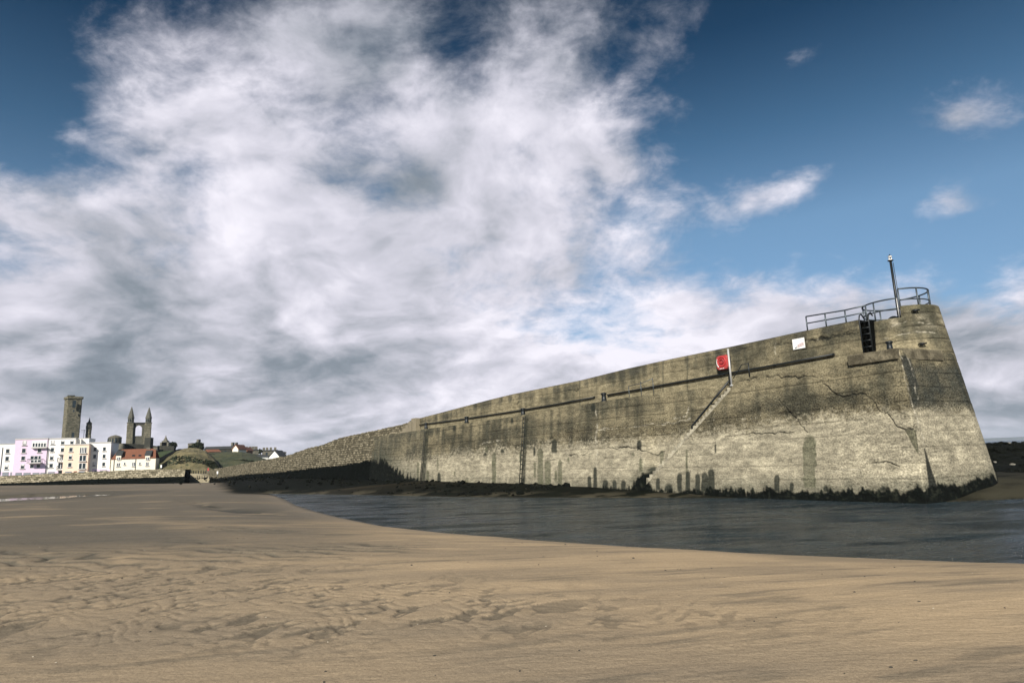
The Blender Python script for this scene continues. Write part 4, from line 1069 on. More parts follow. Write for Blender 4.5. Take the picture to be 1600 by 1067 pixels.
def balcony(o, px, py, w_, out=0., rail=True, d=1.2):
    c = fp(px, py, out); W_ = 2*(fp(px+w_/2, py, out)-c).length
    t = MB().box(c+FN*d/2, (W_, d, .22), RF).build('balcony', SILL, o)
    if rail:
        m = MB(); z1 = Vector((0, 0, 1.0))
        pts = [c-FD*W_/2, c-FD*W_/2+FN*d, c+FD*W_/2+FN*d, c+FD*W_/2]
        m.tube([p+z1 for p in pts], .05, 5)
        for p, q in zip(pts[:-1], pts[1:]):
            for f in (0, .33, .66, 1): u = p.lerp(q, f); m.tube([u, u+z1], .03, 4)
        k = m.build('balcony_rail', GREYM, o); k.parent = t
    return t
def bandq(o, l, r, y0, mat, out=0.):
    a = fp(l, y0, out); b = fp(r, y0, out); m = MB(); m.prism([Vector((a.x, a.y, QZ-.3))+FN*.012, Vector((b.x, b.y, QZ-.3))+FN*.012, Vector((b.x, b.y, b.z))+FN*.012, Vector((a.x, a.y, a.z))+FN*.012], tuple(-nF*.05)); return m.build('base_band', mat, o)
def pipe(o, px, y0, y1, out=0.):
    a = fp(px, y0, out+.1); b = fp(px, y1, out+.1); return MB().tube([(a.x, a.y, a.z), (a.x, a.y, b.z)], .07, 6).build('drainpipe', GREYM, o)
b1 = building('white_flats', 'white rendered flats at the far left end of the waterfront row', 'building', -40, 24, 694, 695, PLW, 0, 9, roofh=.15)
for y in (704.6, 716.4, 729.5): win(b1, {704.6: 12, 716.4: 11.1, 729.5: 10}[y], y, 5, 5.8, blind=.5 if y > 729 else 0)
for x in (-12, -28):
    for y in (704, 716, 729): win(b1, x, y, 5, 5.8)
pipe(b1, 4.2, 699, 742); bandq(b1, -40, 23.6, 737, PLL); garage(b1, 8.5, 10); garage(b1, 18, 4)
b2 = building('lilac_flats', 'tall lilac rendered flats with a long balcony under the eaves', 'building', 24.2, 75.3, 686.8, 686, PLL, .3, 10)
win(b2, 38.4, 692, 5.4, 6.2, .3, blind=.8); win(b2, 37.2, 703.9, 5.4, 6, .3); win(b2, 36.2, 715.8, 5.4, 5.6, .3); win(b2, 35.2, 728.6, 5.2, 5.8, .3, blind=.35)
win(b2, 61.7, 703.6, 5.2, 5.6, .3)
r_ = win(b2, 62, 693.3, 22, 9.6, .3, sill=False, mat=WHITE)
for k in range(5): win(b2, 52.7+k*4.35, 695, 2.6, 5.2, .36, sill=False)
balcony(b2, 62.5, 699.6, 24, .3, d=.8, rail=False)
win(b2, 50.3, 715, 4.8, 5, .3, sill=False); win(b2, 56.3, 715, 5, 5, .3, sill=False); win(b2, 61.8, 714.8, 3, 5, .3, sill=False)
win(b2, 56, 720.2, 15, 3, .3, 2, sill=False); balcony(b2, 56, 723.5, 21, .3, d=1.7)
win(b2, 49.5, 728.5, 4.8, 4.4, .3, sill=False); win(b2, 60, 728, 4.8, 4.4, .3, sill=False)
for x, w_ in ((29, 10), (42, 11), (56, 10.5), (66.5, 7)): garage(b2, x, w_, 740.8, 5, .3)
pipe(b2, 74.4, 699, 742, .3)
b3 = building('white_flats', 'tall white rendered flats between the lilac and the peach blocks', 'building', 75.4, 118.4, 686, 685.4, PLW, .1, 10)
for x, y, bl_ in ((82.4, 691, .85), (81.8, 702.6, 0), (80.7, 715, .25), (80, 727.3, 0), (98, 691, .3), (97.6, 702.8, 0), (112.4, 690.6, .3)): win(b3, x, y, 4.8, 5.6, .1, blind=bl_)
win(b3, 96.6, 715, 4, 6.4, .1, 1, sill=False); win(b3, 95, 727.6, 8, 8, .1, 1, sill=False)
for x, y in ((96.6, 709.6), (95.8, 721.6), (95, 734)): balcony(b3, x, y, 10.5, .1, rail=(y > 720), d=.9)
bandq(b3, 75.6, 93, 735.5, PLL, .1); garage(b3, 80, 10.5, 739.4, 4.5, .1); garage(b3, 95, 8, 738.5, 6, .1, GLASS)
b3b = building('white_penthouse', 'low white rooftop storey set back above the peach flats', 'building', 118.4, 139.4, 685.4, 684.8, PLW, -1.6, 7, roofh=.15)
# wing wall that throws the slanting shade on the rooftop storey
a = fp(128, 685.6, -1.55); 
MB().box(a+Vector((0, 0, -.9))+FN*.6, (.15, 1.2, 1.6), RF).build('screen_wall', PLW, b3b)
b4 = building('peach_flats', 'peach rendered flats projecting forward with wide mullioned windows', 'building', 100.6, 139.6, 695.6, 694.4, PLC, 1.6, 10)
for x, y, bl_ in ((110.8, 702.3, 0), (109.9, 714, .3), (109, 726, 0)): win(b4, x, y, 4.6, 5.6, 1.6, blind=bl_)
for x, y, bl_ in ((130, 703.3, 0), (129.3, 715.6, 0), (128.5, 727.8, 0)): win(b4, x, y, 9.6, 8, 1.6, 3 if y < 705 else 1); balcony(b4, x, y+4.9, 11, 1.6, rail=False, d=.35)
garage(b4, 106.8, 10, 738.4, 4, 1.6); garage(b4, 117.6, 5, 738, 4, 1.6, TILE); garage(b4, 128, 10.5, 737.6, 4, 1.6)
a = fp(139.6, 694.4, 1.6)
b5 = building('white_flats', 'white rendered flats with small windows beside the red roofed cottage', 'building', 139.8, 173.8, 692.2, 691.8, PLW, -.6, 10)
for x, y, m_ in ((148.6, 701.5, 0), (148, 713, 0), (147.2, 725, .8), (163.1, 701.3, 0), (162.6, 712.7, .0), (162, 725, 0)): win(b5, x, y, 4, 5.4, -.6, blind=m_)
bandq(b5, 144, 172, 732.5, PLL, -.6); garage(b5, 161.5, 10.5, 736.4, 4, -.6); garage(b5, 149.5, 4, 736.6, 3.6, -.6)
# cottage
cot = building('cottage', 'long low cream cottage with a red pantile roof and two dormers', 'cottage', 173.9, 243.4, 717, 716, PLY, .4, 7, roofh=0)
ea, eb = fp(173.9, 717.2, .55), fp(243.4, 716.2, .55); zE = (ea.z+eb.z)/2
rL = fp(185.5, 702.5, -3.3); rR = fp(243.6, 701.8, -3.3); zR = (rL.z+rR.z)/2
ea.z = eb.z = zE; rL.z = rR.z = zR
ba, bb = ea-FN*7.9, eb-FN*7.9
m = MB(); th_ = Vector((0, 0, .16))
m.add([ea, eb, rR, rL, ba, bb, ea+th_, eb+th_, rR+th_, rL+th_, ba+th_, bb+th_], [(6, 7, 8, 9), (9, 8, 11, 10), (6, 9, 10), (0, 1, 7, 6), (1, 2, 8, 7), (2, 5, 11, 8), (0, 6, 10, 4), (0, 4, 5, 1), (4, 10, 11, 5)])
m.build('roof', TILE, cot)
for dxp, wp in ((185.2, 8), (230.6, 7.5)):
    c = fp(dxp, 715, .5); W_ = 2*(fp(dxp+wp/2, 715, .5)-c).length
    d0 = MB().box(c-FN*.8+Vector((0, 0, -.05)), (W_, 1.7, 1.15), RF).build('dormer', PLY, cot)
    q = c+Vector((0, 0, .55)); 
    k = MB().prism([q-FD*(W_/2+.2)+FN*.15, q+FD*(W_/2+.2)+FN*.15, q+FD*(W_/2+.2)-FN*2.5+Vector((0, 0, 1.3)), q-FD*(W_/2+.2)-FN*2.5+Vector((0, 0, 1.3))], (0, 0, .15)).build('dormer_roof', SLATE, cot); k.parent = d0
    win(cot, dxp, 716.5, 4, 4.2, .56, 1, sill=False)
for x, y, w_, h_ in ((184.8, 726, 4.6, 5), (194.6, 724.2, 1.6, 3), (208.7, 725, 3.8, 5.4), (218.4, 724, 1.6, 3), (229.9, 724.7, 3.8, 5.2)): win(cot, x, y, w_, h_, .4, 1 if w_ > 3 else 0)
for x in (208.4, 218.4):
    p = fp(x, 712.2, -.3); MB().box(p+Vector((0, 0, .12)), (.6, .5, .12), RF @ Matrix.Rotation(.7, 3, 'X')).build('skylight', GLASS, cot)
pipe(cot, 178.4, 717, 736, .4); pipe(cot, 212, 717, 735, .4)
for x, y in ((243.2, 700), (232, 701)):
    p = fp(x, y, -3.3); MB().box(p-Vector((0, 0, .5)), (.9, .7, 1.5), RF).build('chimney', STN, cot)
# quay wall
qx = np.arange(-60, 290, 1.2); QY = 150.
qt = np.array([at(x, np.interp(x, [-60, 0, 140, 230, 286, 296], [746, 744, 737, 733.6, 733.2, 734]), QY) for x in qx]); qt[:, 2] = qt[:, 2]+(vn(qx*.5, qx*0, 13)-.5)*.22
qb_ = qt.copy(); qb_[:, 2] = -.6; qb_[:, 1] -= .4
t6 = np.linspace(0, 1, 26)[:, None, None]; Q = qt[None]*(1-t6)+qb_[None]*t6
wq = sst(-4, 4, proj(Q)[1]-np.interp(qx, [-60, 0, 60, 140, 296], [756, 755, 753, 748.5, 744])[None])
Q[..., 1] += (fbm(Q[..., 0]*.8, Q[..., 2]*1.6, 3, 140)-.5)*.35
qb3 = qt.copy(); qb3[:, 1] += 1.2; qb4 = qb3.copy(); qb4[:, 2] = -.6
endc = Q[:, -1:].copy(); endc[..., 1] += 9
Qa = np.concatenate([np.stack([qb4, qb3]), Q]); wq = np.concatenate([np.zeros((2, len(qx))), wq])
uvq = np.stack([Qa[..., 0], Qa[..., 2]], -1); uvq[1, :, 1] += 1.2
qw = link('quay_wall', grid_mesh('quay_wall', Qa, {'Weed': wq}, uvq), QUAY); tag(qw, 'weathered stone quay wall with dark seaweed below the waterfront houses', 'quay wall')
ec = Q[:, -1]; E2 = np.stack([ec, ec+np.array([0, 2.6, 0])], 1)
ewo = link('quay_return', grid_mesh('quay_return', E2, {'Weed': np.ones(E2.shape[:2])*.8}, np.stack([E2[..., 1], E2[..., 2]], -1)), QUAY, None)
ewo.name = 'end_return'; ewo.parent = qw
tag(MB().prism([(-260, 151, QZ), (float(qt[-1][0])-.4, 151, QZ), (float(qt[-1][0])-11, 172, QZ), (-60, 200, QZ), (-260, 200, QZ)], (0, 0, -3.5)).build('quay_ground', pmat('quay_paving', (.16, .155, .14), .9, .3, 1.)), kind='structure')
# low sandy wall and slip in the harbour mouth
lw = [at(x, y, 158) for x, y in ((294, 739.5), (312, 740.5), (326, 745))]
sl = MB().prism([Vector((lw[0].x, lw[0].y, -.5)), Vector((lw[2].x+4, lw[2].y, -.5)), lw[2], lw[1], lw[0]], (0, 5, 0)).build('slipway_wall', pmat('pale_slip', (.33, .29, .20), .9, .4, 1.2, dirt=(.1, .095, .07))); tag(sl, 'low pale stone slipway wall in the gap between quay and pier', 'slipway')

# hills: ridge height surveyed per bearing
def hill(name, x0, x1, sil, Df, Dr, Db, mat, base=.5, nseed=0, rough=.5, label=None):
    hx_ = np.arange(x0, x1+.1, 1.0); sx_, sy_ = zip(*sil)
    rows = []; ts = np.concatenate([np.linspace(0, 1, 60), 1+np.linspace(0, 1, 10)[1:]])
    for t_ in ts:
        Dd = Df+(Dr-Df)*t_ if t_ <= 1 else Dr+(Db-Dr)*(t_-1)
        r_ = []
        for x in hx_:
            zr = at(x, np.interp(x, sx_, sy_), Dr).z; q = at(x, 735, Dd)
            f = math.sin(min(t_, 1)*math.pi/2)**.8
            z = base+(zr-base)*f if t_ <= 1 else zr-(t_-1)*1.5
            r_.append((q.x, q.y, z))
        rows.append(r_)
    G = np.array(rows); tt_ = ts[:, None]
    nz = (fbm(G[..., 0]*.16, G[..., 1]*.16, 5, 150+nseed)-.5)*2.4*rough*np.sin(np.clip(tt_, 0, 1)*math.pi)+(fbm(G[..., 0]*.9, G[..., 1]*.5, 4, 160+nseed)-.5)*.55*rough
    G[..., 2] += nz
    o = link(name, grid_mesh(name, G), mat); tag(o, kind='structure'); return G
def grass_mat(name, a, b, d):
    m = bpy.data.materials.new(name); m.use_nodes = True; t = NT(m.node_tree); p = t.n['Principled BSDF']; g = t.node('ShaderNodeNewGeometry').outputs['Position']
    c = t.mix(t.ss(t.noise(g, .16, 6, .65), .38, .6), a, b); c = t.mix(t.ss(t.noise(g, .55, 6, .7), .52, .66), c, d); c = t.mix(t.ss(t.noise(g, 1.6, 4, .7), .5, .7, 0, .7), c, tuple(x*.5 for x in a))
    t.put(p.inputs['Base Color'], c); p.inputs['Roughness'].default_value = .95; t.put(p.inputs['Normal'], t.bump(t.noise(g, 1.2, 6, .7), 1., .6)); return m
GR1 = grass_mat('green_slope', (.035, .060, .018), (.05, .075, .025), (.025, .04, .015)); GR2 = grass_mat('dry_mound', (.11, .10, .045), (.20, .17, .088), (.045, .055, .025)); GR3 = grass_mat('dark_slope', (.035, .048, .02), (.07, .075, .032), (.025, .032, .014))
hill('headland', -60, 300, [(-60, 700), (180, 698), (244, 702.5), (267, 703.5), (300, 706)], 183, 215, 420, GR1, 3, 1, .3)
hill('grass_mound', 250, 346, [(250, 722), (262, 712), (275, 704.5), (281, 702.5), (296, 701), (310, 702.5), (321, 706), (335, 717.5), (342, 728), (346, 738)], 163, 200, 245, GR2, 1., 2, .9)
hill('grassy_slope', 318, 425, [(318, 708), (335, 707), (352, 706.5), (377, 706), (390, 709), (402, 714), (415, 717.5), (425, 722)], 185, 240, 420, GR3, 2, 3, .6)
hill('far_town_ground', 330, 640, [(330, 704), (385, 707), (402, 710), (440, 714), (470, 716), (640, 716)], 245, 330, 500, GR3, 4, 4, .1)
# path up the slope
pth = [at(x, y, D_) for x, y, D_ in ((247, 724, 182), (255, 719.5, 184), (265, 714, 187), (274, 709.5, 190), (281, 707.5, 192))]
m = MB(); 
for a, b in zip(pth[:-1], pth[1:]): m.prism([a+Vector((0, -1, .0)), b+Vector((0, -1, .0)), b+Vector((0, -.5, 1.2)), a+Vector((0, -.5, 1.2))], (0, 2, 0))
tag(m.build('path', pmat('tarmac_path', (.09, .095, .10), .9, .2, 1.)), kind='structure')
# precinct wall behind the cottage, its shade put into the dark colour
a, b = at(168, 692, 196), at(246, 697, 204)
o = empty('precinct_wall', (a.x, a.y, 4), 'long stone wall, coloured dark for its shade, standing behind the cottage roof', 'wall')
MB().prism([(a.x, a.y, 3), (b.x, b.y, 3), tuple(b), (at(210, 693, 200).x, at(210, 693, 200).y, at(210, 693, 200).z), tuple(a)], (0, 1.2, 0)).build('masonry', DARKW, o)
p = at(234, 694, 200); MB().box((p.x, p.y-.6, p.z-1.5), (1.9, 1.6, 7)).build('pier_buttress', DARKW, o)
a, b = at(246, 696, 206), at(272, 696.5, 208)
o = empty('precinct_wall', (a.x, a.y, 6), 'stone wall stretch, coloured dark for its shade, below the small church spire', 'wall')
MB().prism([(a.x, a.y, 4), (b.x, b.y, 4), tuple(b), tuple(a)], (0, 1.2, 0)).build('masonry', DARKW, o)
# round tower and bay tower on the precinct wall
p = at(189, 697.5, 192); t_ = empty('round_turret', (p.x, p.y, p.z-3), 'small round grey stone turret rising behind the cottage roof', 'turret')
MB().lathe((p.x, p.y, p.z-4), [(.95, 0), (.98, 3.8), (.8, 4.5), (.4, 4.9)], 14).build('drum', STN, t_, True)
p = at(179.5, 689, 194); t_ = empty('bay_turret', (p.x, p.y, p.z-6), 'pale cupola with dark openings above the white flats', 'turret')
MB().lathe((p.x, p.y, p.z-7), [(1.3, 0), (1.3, 6), (1.75, 6.3), (1.75, 7.9), (1.9, 8.0), (1.2, 8.5), (.3, 8.8)], 12).build('drum', STN, t_)
for k in range(4):
    x = -1.15+k*.76; MB().box((p.x+x, p.y-1.70+.25*abs(x), p.z+.2), (.34, .2, 1.1)).build('opening', GLASS, t_)
# ---- ruins
def mas_box(name, P0, w_, d_, z0, z1, parent, ang, nz=.12, seed=0, mat=RUIN, nx=14, nzr=60, taper=0.):
    M = Matrix.Rotation(ang, 3, 'Z'); per = []
    for (ax, ay), (bx, by) in (((-.5, -.5), (.5, -.5)), ((.5, -.5), (.5, .5)), ((.5, .5), (-.5, .5)), ((-.5, .5), (-.5, -.5))):
        for k in range(nx): per.append((lerp(ax, bx, k/nx)*w_, lerp(ay, by, k/nx)*d_))
    per = np.array(per); zs_ = np.linspace(z1, z0, nzr)
    L = np.concatenate([[0], np.cumsum(np.linalg.norm(np.diff(np.concatenate([per, per[:1]]), axis=0), axis=1))])[:-1]
    G = np.zeros((nzr, len(per), 3))
    for i, z in enumerate(zs_):
        sc_ = 1+taper*(z1-z)/(z1-z0)
        for j, (x, y) in enumerate(per): v = M @ Vector((x*sc_, y*sc_, 0)); G[i, j] = (P0[0]+v.x, P0[1]+v.y, z)
    n_ = (fbm(L[None]*1.3+seed*7+zs_[:, None]*0, zs_[:, None]*1.6+L[None]*0, 3, 170+seed)-.5)*nz*2
    ctr = np.array([P0[0], P0[1]]); dv = G[..., :2]-ctr; G[..., :2] += dv/np.linalg.norm(dv, axis=2, keepdims=True)*n_[..., None]
    G[0, :, 2] += n_[0]*2
    capc = G[0].copy(); capc[:, :2] = ctr; G = np.concatenate([capc[None], G])
    po_ = np.array(parent.location) if parent else 0
    return link(name, grid_mesh(name, G-po_, {'Weed': np.zeros(G.shape[:2])}, np.stack([np.tile(L, (len(G), 1)), G[..., 2]], -1), closed=True, flip=True), mat, parent)
ANG = math.atan2(FD.y, FD.x)+.1
D1 = 285; TA = math.radians(46)
pt = at(115.2, 620.5, D1); pb = at(112.5, 700, D1); z0 = 9.
tw = empty('square_tower', (pt.x, pt.y, z0), 'tall square ruined stone tower rising above the white flats', 'tower')
mas_box('shaft', (pt.x, pt.y), 5.5, 5.5, z0, pt.z-1.0, tw, TA, .10, 1, nzr=90)
mas_box('parapet_course', (pt.x, pt.y), 6.2, 6.2, pt.z-1.0, pt.z, tw, TA, .12, 2, nzr=6)
q = at(109, 618.6, D1-1); MB().box((q.x, q.y+1, q.z-.2), (2.6, 2.2, 1.1), Matrix.Rotation(ANG, 3, 'Z')).build('cap_house', DARKW, tw)
for x, y, w_, h_ in ((114.7, 631, .7, 3.), (116.5, 631, .7, 3.), (113.7, 680, .8, 2.4), (115, 642, .35, 1.)):
    q = at(x, y, D1-3.6); MB().box((q.x, q.y, q.z), (w_, 1.2, h_), Matrix.Rotation(TA, 3, 'Z')).build('window_opening', GLASS, tw)
D2 = 290; pt = at(139.5, 661, D2)
ft_ = empty('ruined_turret', (pt.x, pt.y, 9), 'slender broken ruined turret with a pointed finial beside the square tower', 'turret')
mas_box('shaft', (pt.x, pt.y), 1.9, 1.9, 9, pt.z, ft_, ANG, .28, 5, nx=8, nzr=50, taper=.15)
for k, (h_, ww_) in enumerate(((675, .5), (666, .45))):
    q = at(141.6-k, h_, D2); MB().box((q.x+.2, q.y-.6, q.z), (.7, .7, 2.2), Matrix.Rotation(ANG+.3, 3, 'Z')).build('broken_corner', DARKW, ft_)
MB().lathe((pt.x, pt.y, pt.z-.1), [(.85, 0), (.75, .5), (.42, .8), (.3, 1.4), (.1, 2.3), (.03, 2.7)], 8).build('finial', DARKW, ft_)
# twin turreted gable
D3 = 300; pL = at(204.3, 661, D3); pR = at(231.8, 661, D3+4)
zc = (pL.z+pR.z)/2; gz0 = 10.
gb = empty('ruined_gable', (pL.x, pL.y, gz0), 'ruined twin turreted gable with an open arched window, right of the cottage chimneys', 'ruin')
for k, (q, ys) in enumerate(((pL, 635.4), (pR, 636.5))):
    mas_box('turret', (q.x, q.y), 2.7, 2.7, gz0, zc, gb, ANG, .10, 10+k, nx=8, nzr=50)
    zs_ = at(232.4 if k else 204.9, ys, q.y).z
    MB().lathe((q.x, q.y, zc), [(1.7, 0), (1.7, .35), (1.28, .4), (1.32, 2.2), (1.45, 2.4), (1.0, 4.2), (.45, 6.4), (.12, zs_-zc)], 8).build('spire', pmat('spire_stone', (.10, .10, .08), .9, .45, .9, dirt=(.05, .055, .045)), gb)
    for dx_ in (-.35, .45): MB().box((q.x+dx_, q.y-1.3, zc+1.3), (.26, .25, 1.1)).build('lancet', GLASS, gb)
# wall with arched opening between turrets (built of prisms around the void)
gd = (pR-pL); gd.z = 0; GL = gd.length; gd.normalize(); gn = Vector((gd.y, -gd.x, 0))
def gp3(u, z): return Vector((pL.x, pL.y, 0))+gd*u+Vector((0, 0, z))+gn*.6
uL = (at(212, 670, D3)-pL).dot(gd)/GL*GL; uR = (at(222.2, 670, D3+2)-pL).dot(gd)
zsill = at(217, 681, D3+2).z; zap = at(217, 664.5, D3+2).z; uc = (uL+uR)/2; hw_ = (uR-uL)/2; zspr = zap-hw_*1.25
arch = [(uc+hw_*math.cos(math.radians(a)), zspr+(zap-zspr)*math.sin(math.radians(a))) for a in range(180, -1, -15)]
m = MB()
m.prism([gp3(1.2, gz0), gp3(uL, gz0), gp3(uL, zspr), gp3(1.2, zspr)], tuple(-gn*1.3)); m.prism([gp3(uR, gz0), gp3(GL-1.2, gz0), gp3(GL-1.2, zspr), gp3(uR, zspr)], tuple(-gn*1.3))
gw = MB(); pl_ = [gp3(1.2, gz0), gp3(GL-1.2, gz0), gp3(GL-1.2, zc-.1), gp3(1.2, zc-.1)]
# one continuous mesh: strips around the arch
outs = []; 
gw.prism([gp3(1.2, gz0), gp3(GL-1.2, gz0), gp3(GL-1.2, zsill), gp3(1.2, zsill)], tuple(-gn*1.3))
gw.prism([gp3(1.2, zsill), gp3(uL, zsill), gp3(uL, zspr), gp3(1.2, zspr)], tuple(-gn*1.3))
gw.prism([gp3(uR, zsill), gp3(GL-1.2, zsill), gp3(GL-1.2, zspr), gp3(uR, zspr)], tuple(-gn*1.3))
gw.prism([gp3(1.2, zspr)]+[gp3(u, z) for u, z in arch]+[gp3(GL-1.2, zspr), gp3(GL-1.2, zc-.1), gp3(1.2, zc-.1)], tuple(-gn*1.3))
gw.build('arched_wall', pmat('ruin_stone', (.10, .098, .075), .92, .5, .9, dirt=(.18, .165, .12), bumps=(2, 1, .3)), gb)
MB().prism([gp3(-1.4, zc-.05)+gn*.5, gp3(GL+1.4, zc-.05)+gn*.5, gp3(GL+1.4, zc+.25)+gn*.5, gp3(-1.4, zc+.25)+gn*.5], tuple(-gn*2.6)).build('cornice', DARKW, gb)
# distant church spire
p = at(259.6, 697, 420); ch_ = empty('church', (p.x, p.y, p.z-4), 'small distant stone church with a pointed spire', 'church')
zt = at(260, 679.5, 420).z
MB().box((p.x, p.y, p.z-.5), (5.5, 5, 6)).build('nave', STN, ch_); MB().box((p.x-.0, p.y-1, p.z+1.4), (3.3, 3, 4)).build('belfry', STN, ch_)
MB().lathe((p.x, p.y-1, p.z+3.3), [(1.7, 0), (1.1, 1.), (.35, zt-p.z-4.6), (.06, zt-p.z-3.3)], 8).build('spire', STN, ch_)
# houses over the hill
def house(name, label, cat, x0, x1, ye, yr, ybot, Dd, wall, roof, gable=False, group=None, deep=7, chim=()):
    a = at(x0, ybot, Dd); b = at(x1, ybot, Dd+(3 if not gable else 0)); ze = at(x0, ye, Dd).z; zr_ = at((x0+x1)/2, yr, Dd+deep*.4).z
    zb = min(a.z, b.z)-2; o = empty(name, (a.x, a.y, zb), label, cat, group)
    d = Vector((b.x-a.x, b.y-a.y, 0)); L = d.length; d.normalize(); n = Vector((-d.y, d.x, 0))
    A0 = Vector((a.x, a.y, zb)); B0_ = Vector((b.x, b.y, zb)); up = lambda v, z: Vector((v.x, v.y, z))
    if gable:
        M0 = (A0+B0_)/2
        MB().prism([A0, B0_, up(B0_, ze), up(M0, zr_), up(A0, ze)], tuple(n*deep)).build('wall', wall, o)
        m = MB()
        e0, e1, t0 = up(A0, ze)-d*.4-n*.3-Vector((0, 0, .25)), up(B0_, ze)+d*.4-n*.3-Vector((0, 0, .25)), up(M0, zr_)-n*.3+Vector((0, 0, .08)); k = Vector((0, 0, .28))
        m.prism([e0, t0, t0+k, e0+k], tuple(n*(deep+.6))); m.build('roof', roof, o); m = MB(); m.prism([t0, e1, e1+k, t0+k], tuple(n*(deep+.6))); m.build('roof', roof, o)
    else:
        MB().prism([A0, B0_, up(B0_, ze), up(A0, ze)], tuple(n*deep)).build('wall', wall, o)
        q = [up(A0, ze)-d*.2-n*.3, up(B0_, ze)+d*.2-n*.3]; r_ = [up(A0+n*deep/2, zr_)-d*.2, up(B0_+n*deep/2, zr_)+d*.2]; bq = [up(A0, ze)-d*.2+n*(deep+.3), up(B0_, ze)+d*.2+n*(deep+.3)]
        m = MB(); m.add([q[0], q[1], r_[1], r_[0], bq[0], bq[1]], [(0, 1, 2, 3), (3, 2, 5, 4), (0, 3, 4), (1, 5, 2), (0, 4, 5, 1)]); m.build('roof', roof, o)
    for cx_ in chim:
        p = A0+d*L*cx_+n*deep*.5; MB().box((p.x, p.y, zr_+.3), (1.1, .8, 1.9), Matrix.Rotation(math.atan2(d.y, d.x), 3, 'Z')).build('chimney', STN, o)
    for k in range(int(L//3.2)):
        if ze-zb < 3.2 or gable: continue
        p = A0+d*(1.6+k*3.2)-n*.02; MB().box((p.x, p.y, ze-1.4), (.9, .1, 1.2), Matrix.Rotation(math.atan2(d.y, d.x), 3, 'Z')).build('window', GLASS, o)
    return o
house('long_hall', 'long dark slate roofed hall behind the grassy hill', 'building', 319, 362, 702, 697, 706, 262, DARKW, SLATE, deep=9)
house('red_roof_house', 'low house with a rust red roof in front of the long dark hall', 'house', 327.5, 345, 706, 701.5, 708, 250, STN, TILE, deep=6)
house('gabled_house', 'pale gabled house with a red roof at the right end of the dark hall', 'house', 363, 372, 702, 696, 707, 262, PLY, TILE, True, deep=8)
house('stone_house', 'tall grey stone house with chimneys right of the dark hall', 'house', 371, 379, 699, 695.5, 708, 275, STN, SLATE, chim=(.15, .85), deep=6)
house('red_gable_house', 'small reddish gabled house between grey stone houses', 'house', 379, 386, 704, 700, 709, 285, TILE, TILE, True, deep=6)
house('stone_terrace', 'grey stone terrace with several chimneys left of the dark pine', 'terrace', 385, 404, 703.5, 701.5, 712, 300, STN, SLATE, chim=(.1, .4, .65, .9), deep=6)
house('stone_terrace', 'grey stone terrace with tall chimneys behind the white gabled house', 'terrace', 411, 434, 704.5, 702.5, 714, 320, STN, SLATE, chim=(.08, .3, .55, .85), deep=6)
house('white_cottage', 'low white cottage with a grey roof below the dark pine', 'cottage', 404, 420, 713.5, 710.5, 719, 262, PLW, SLATE, deep=5)
house('white_gabled_house', 'white gabled house with a dark roof just above the pier masonry', 'house', 420.5, 436, 714, 704.8, 722, 250, PLW, SLATE, True, deep=8)
# trees
def leafy(name, px, py0, py1, wpx, Dd, label, mat, seed, n=900, bare=False, leaf=.28):
    r = random.Random(seed); b = at(px, py1, Dd); t_ = at(px, py0, Dd); H = t_.z-b.z; Wd = wpx*Dd/1000/2
    o = empty(name, (b.x, b.y, b.z-1.5), label, 'tree')
    tb = MB().tube([(b.x, b.y, b.z-1.5), (b.x+.1, b.y, b.z+H*.3), (b.x-.05, b.y, b.z+H*.6)], .28, 7, r2=.12)
    tb.build('trunk', pmat('bark', (.05, .042, .03), .9, .4, 3.), o)
    if bare:
        for k in range(14):
            a = r.uniform(0, 6.28); e = r.uniform(.3, 1.3); p0_ = Vector((b.x, b.y, b.z+H*r.uniform(.2, .55))); p1_ = p0_+Vector((math.cos(a)*Wd*.8, math.sin(a)*Wd*.8, H*.42*e))
            MB().tube([p0_, p0_.lerp(p1_, .5)+Vector((0, 0, .2)), p1_], .10, 4, r2=.03).build('limb', MATS['bark'], o)
    cl = [(Vector((b.x+r.uniform(-.6, .6)*Wd, b.y+r.uniform(-.6, .6)*Wd, b.z+H*r.uniform(.35, .85))), r.uniform(.28, .5)*Wd) for _ in range(9)]
    m = MB()
    for k in range(n):
        c0, rr0 = r.choice(cl); v = Vector((r.gauss(0, 1), r.gauss(0, 1), r.gauss(0, 1))).normalized()*rr0*r.uniform(.55, 1.1); v.z *= .9*min(1.4, H/(2*Wd)+.3)
        p = c0+v; s = leaf*r.uniform(.6, 1.5); q = Matrix.Rotation(r.uniform(0, 6), 3, 'Z') @ Matrix.Rotation(r.uniform(0, 3), 3, 'X')
        m.add([p+q @ Vector((-s, -s, 0)), p+q @ Vector((s, -s, 0)), p+q @ Vector((0, s, 0))], [(0, 1, 2)])
    m.build('crown', mat, o)
LEAF = pmat('dark_foliage', (.030, .042, .018), .9, .6, 1.); LEAFB = pmat('brown_foliage', (.055, .052, .032), .9, .5, 1.)
leafy('tree', 273, 690.5, 703, 11, 212, 'round dark tree at the right end of the dark stone wall', LEAF, 1)
leafy('tree', 309, 690.5, 704, 16, 215, 'broad dark tree crowning the grassy mound', LEAF, 2, 1500)
leafy('tree', 299, 697, 704, 9, 214, 'low dark bush left of the broad tree on the mound', LEAF, 3)
leafy('pine_tree', 407, 700.5, 712, 5, 290, 'narrow dark pine between the stone terraces', LEAF, 4, 700)
leafy('bare_tree', 444, 705, 714, 9, 280, 'small bare tree right of the white gabled house', LEAFB, 5, 260, True, .16)
leafy('tree', 375, 696, 703, 6, 268, 'small shrub beside the tall grey stone house', LEAFB, 6, 400)
# tower block house on the mound top
house('tower_house', 'small square stone tower house behind the mound tree', 'building', 308, 318, 692, 691.5, 706, 225, STN, SLATE, chim=(.9,), deep=4)
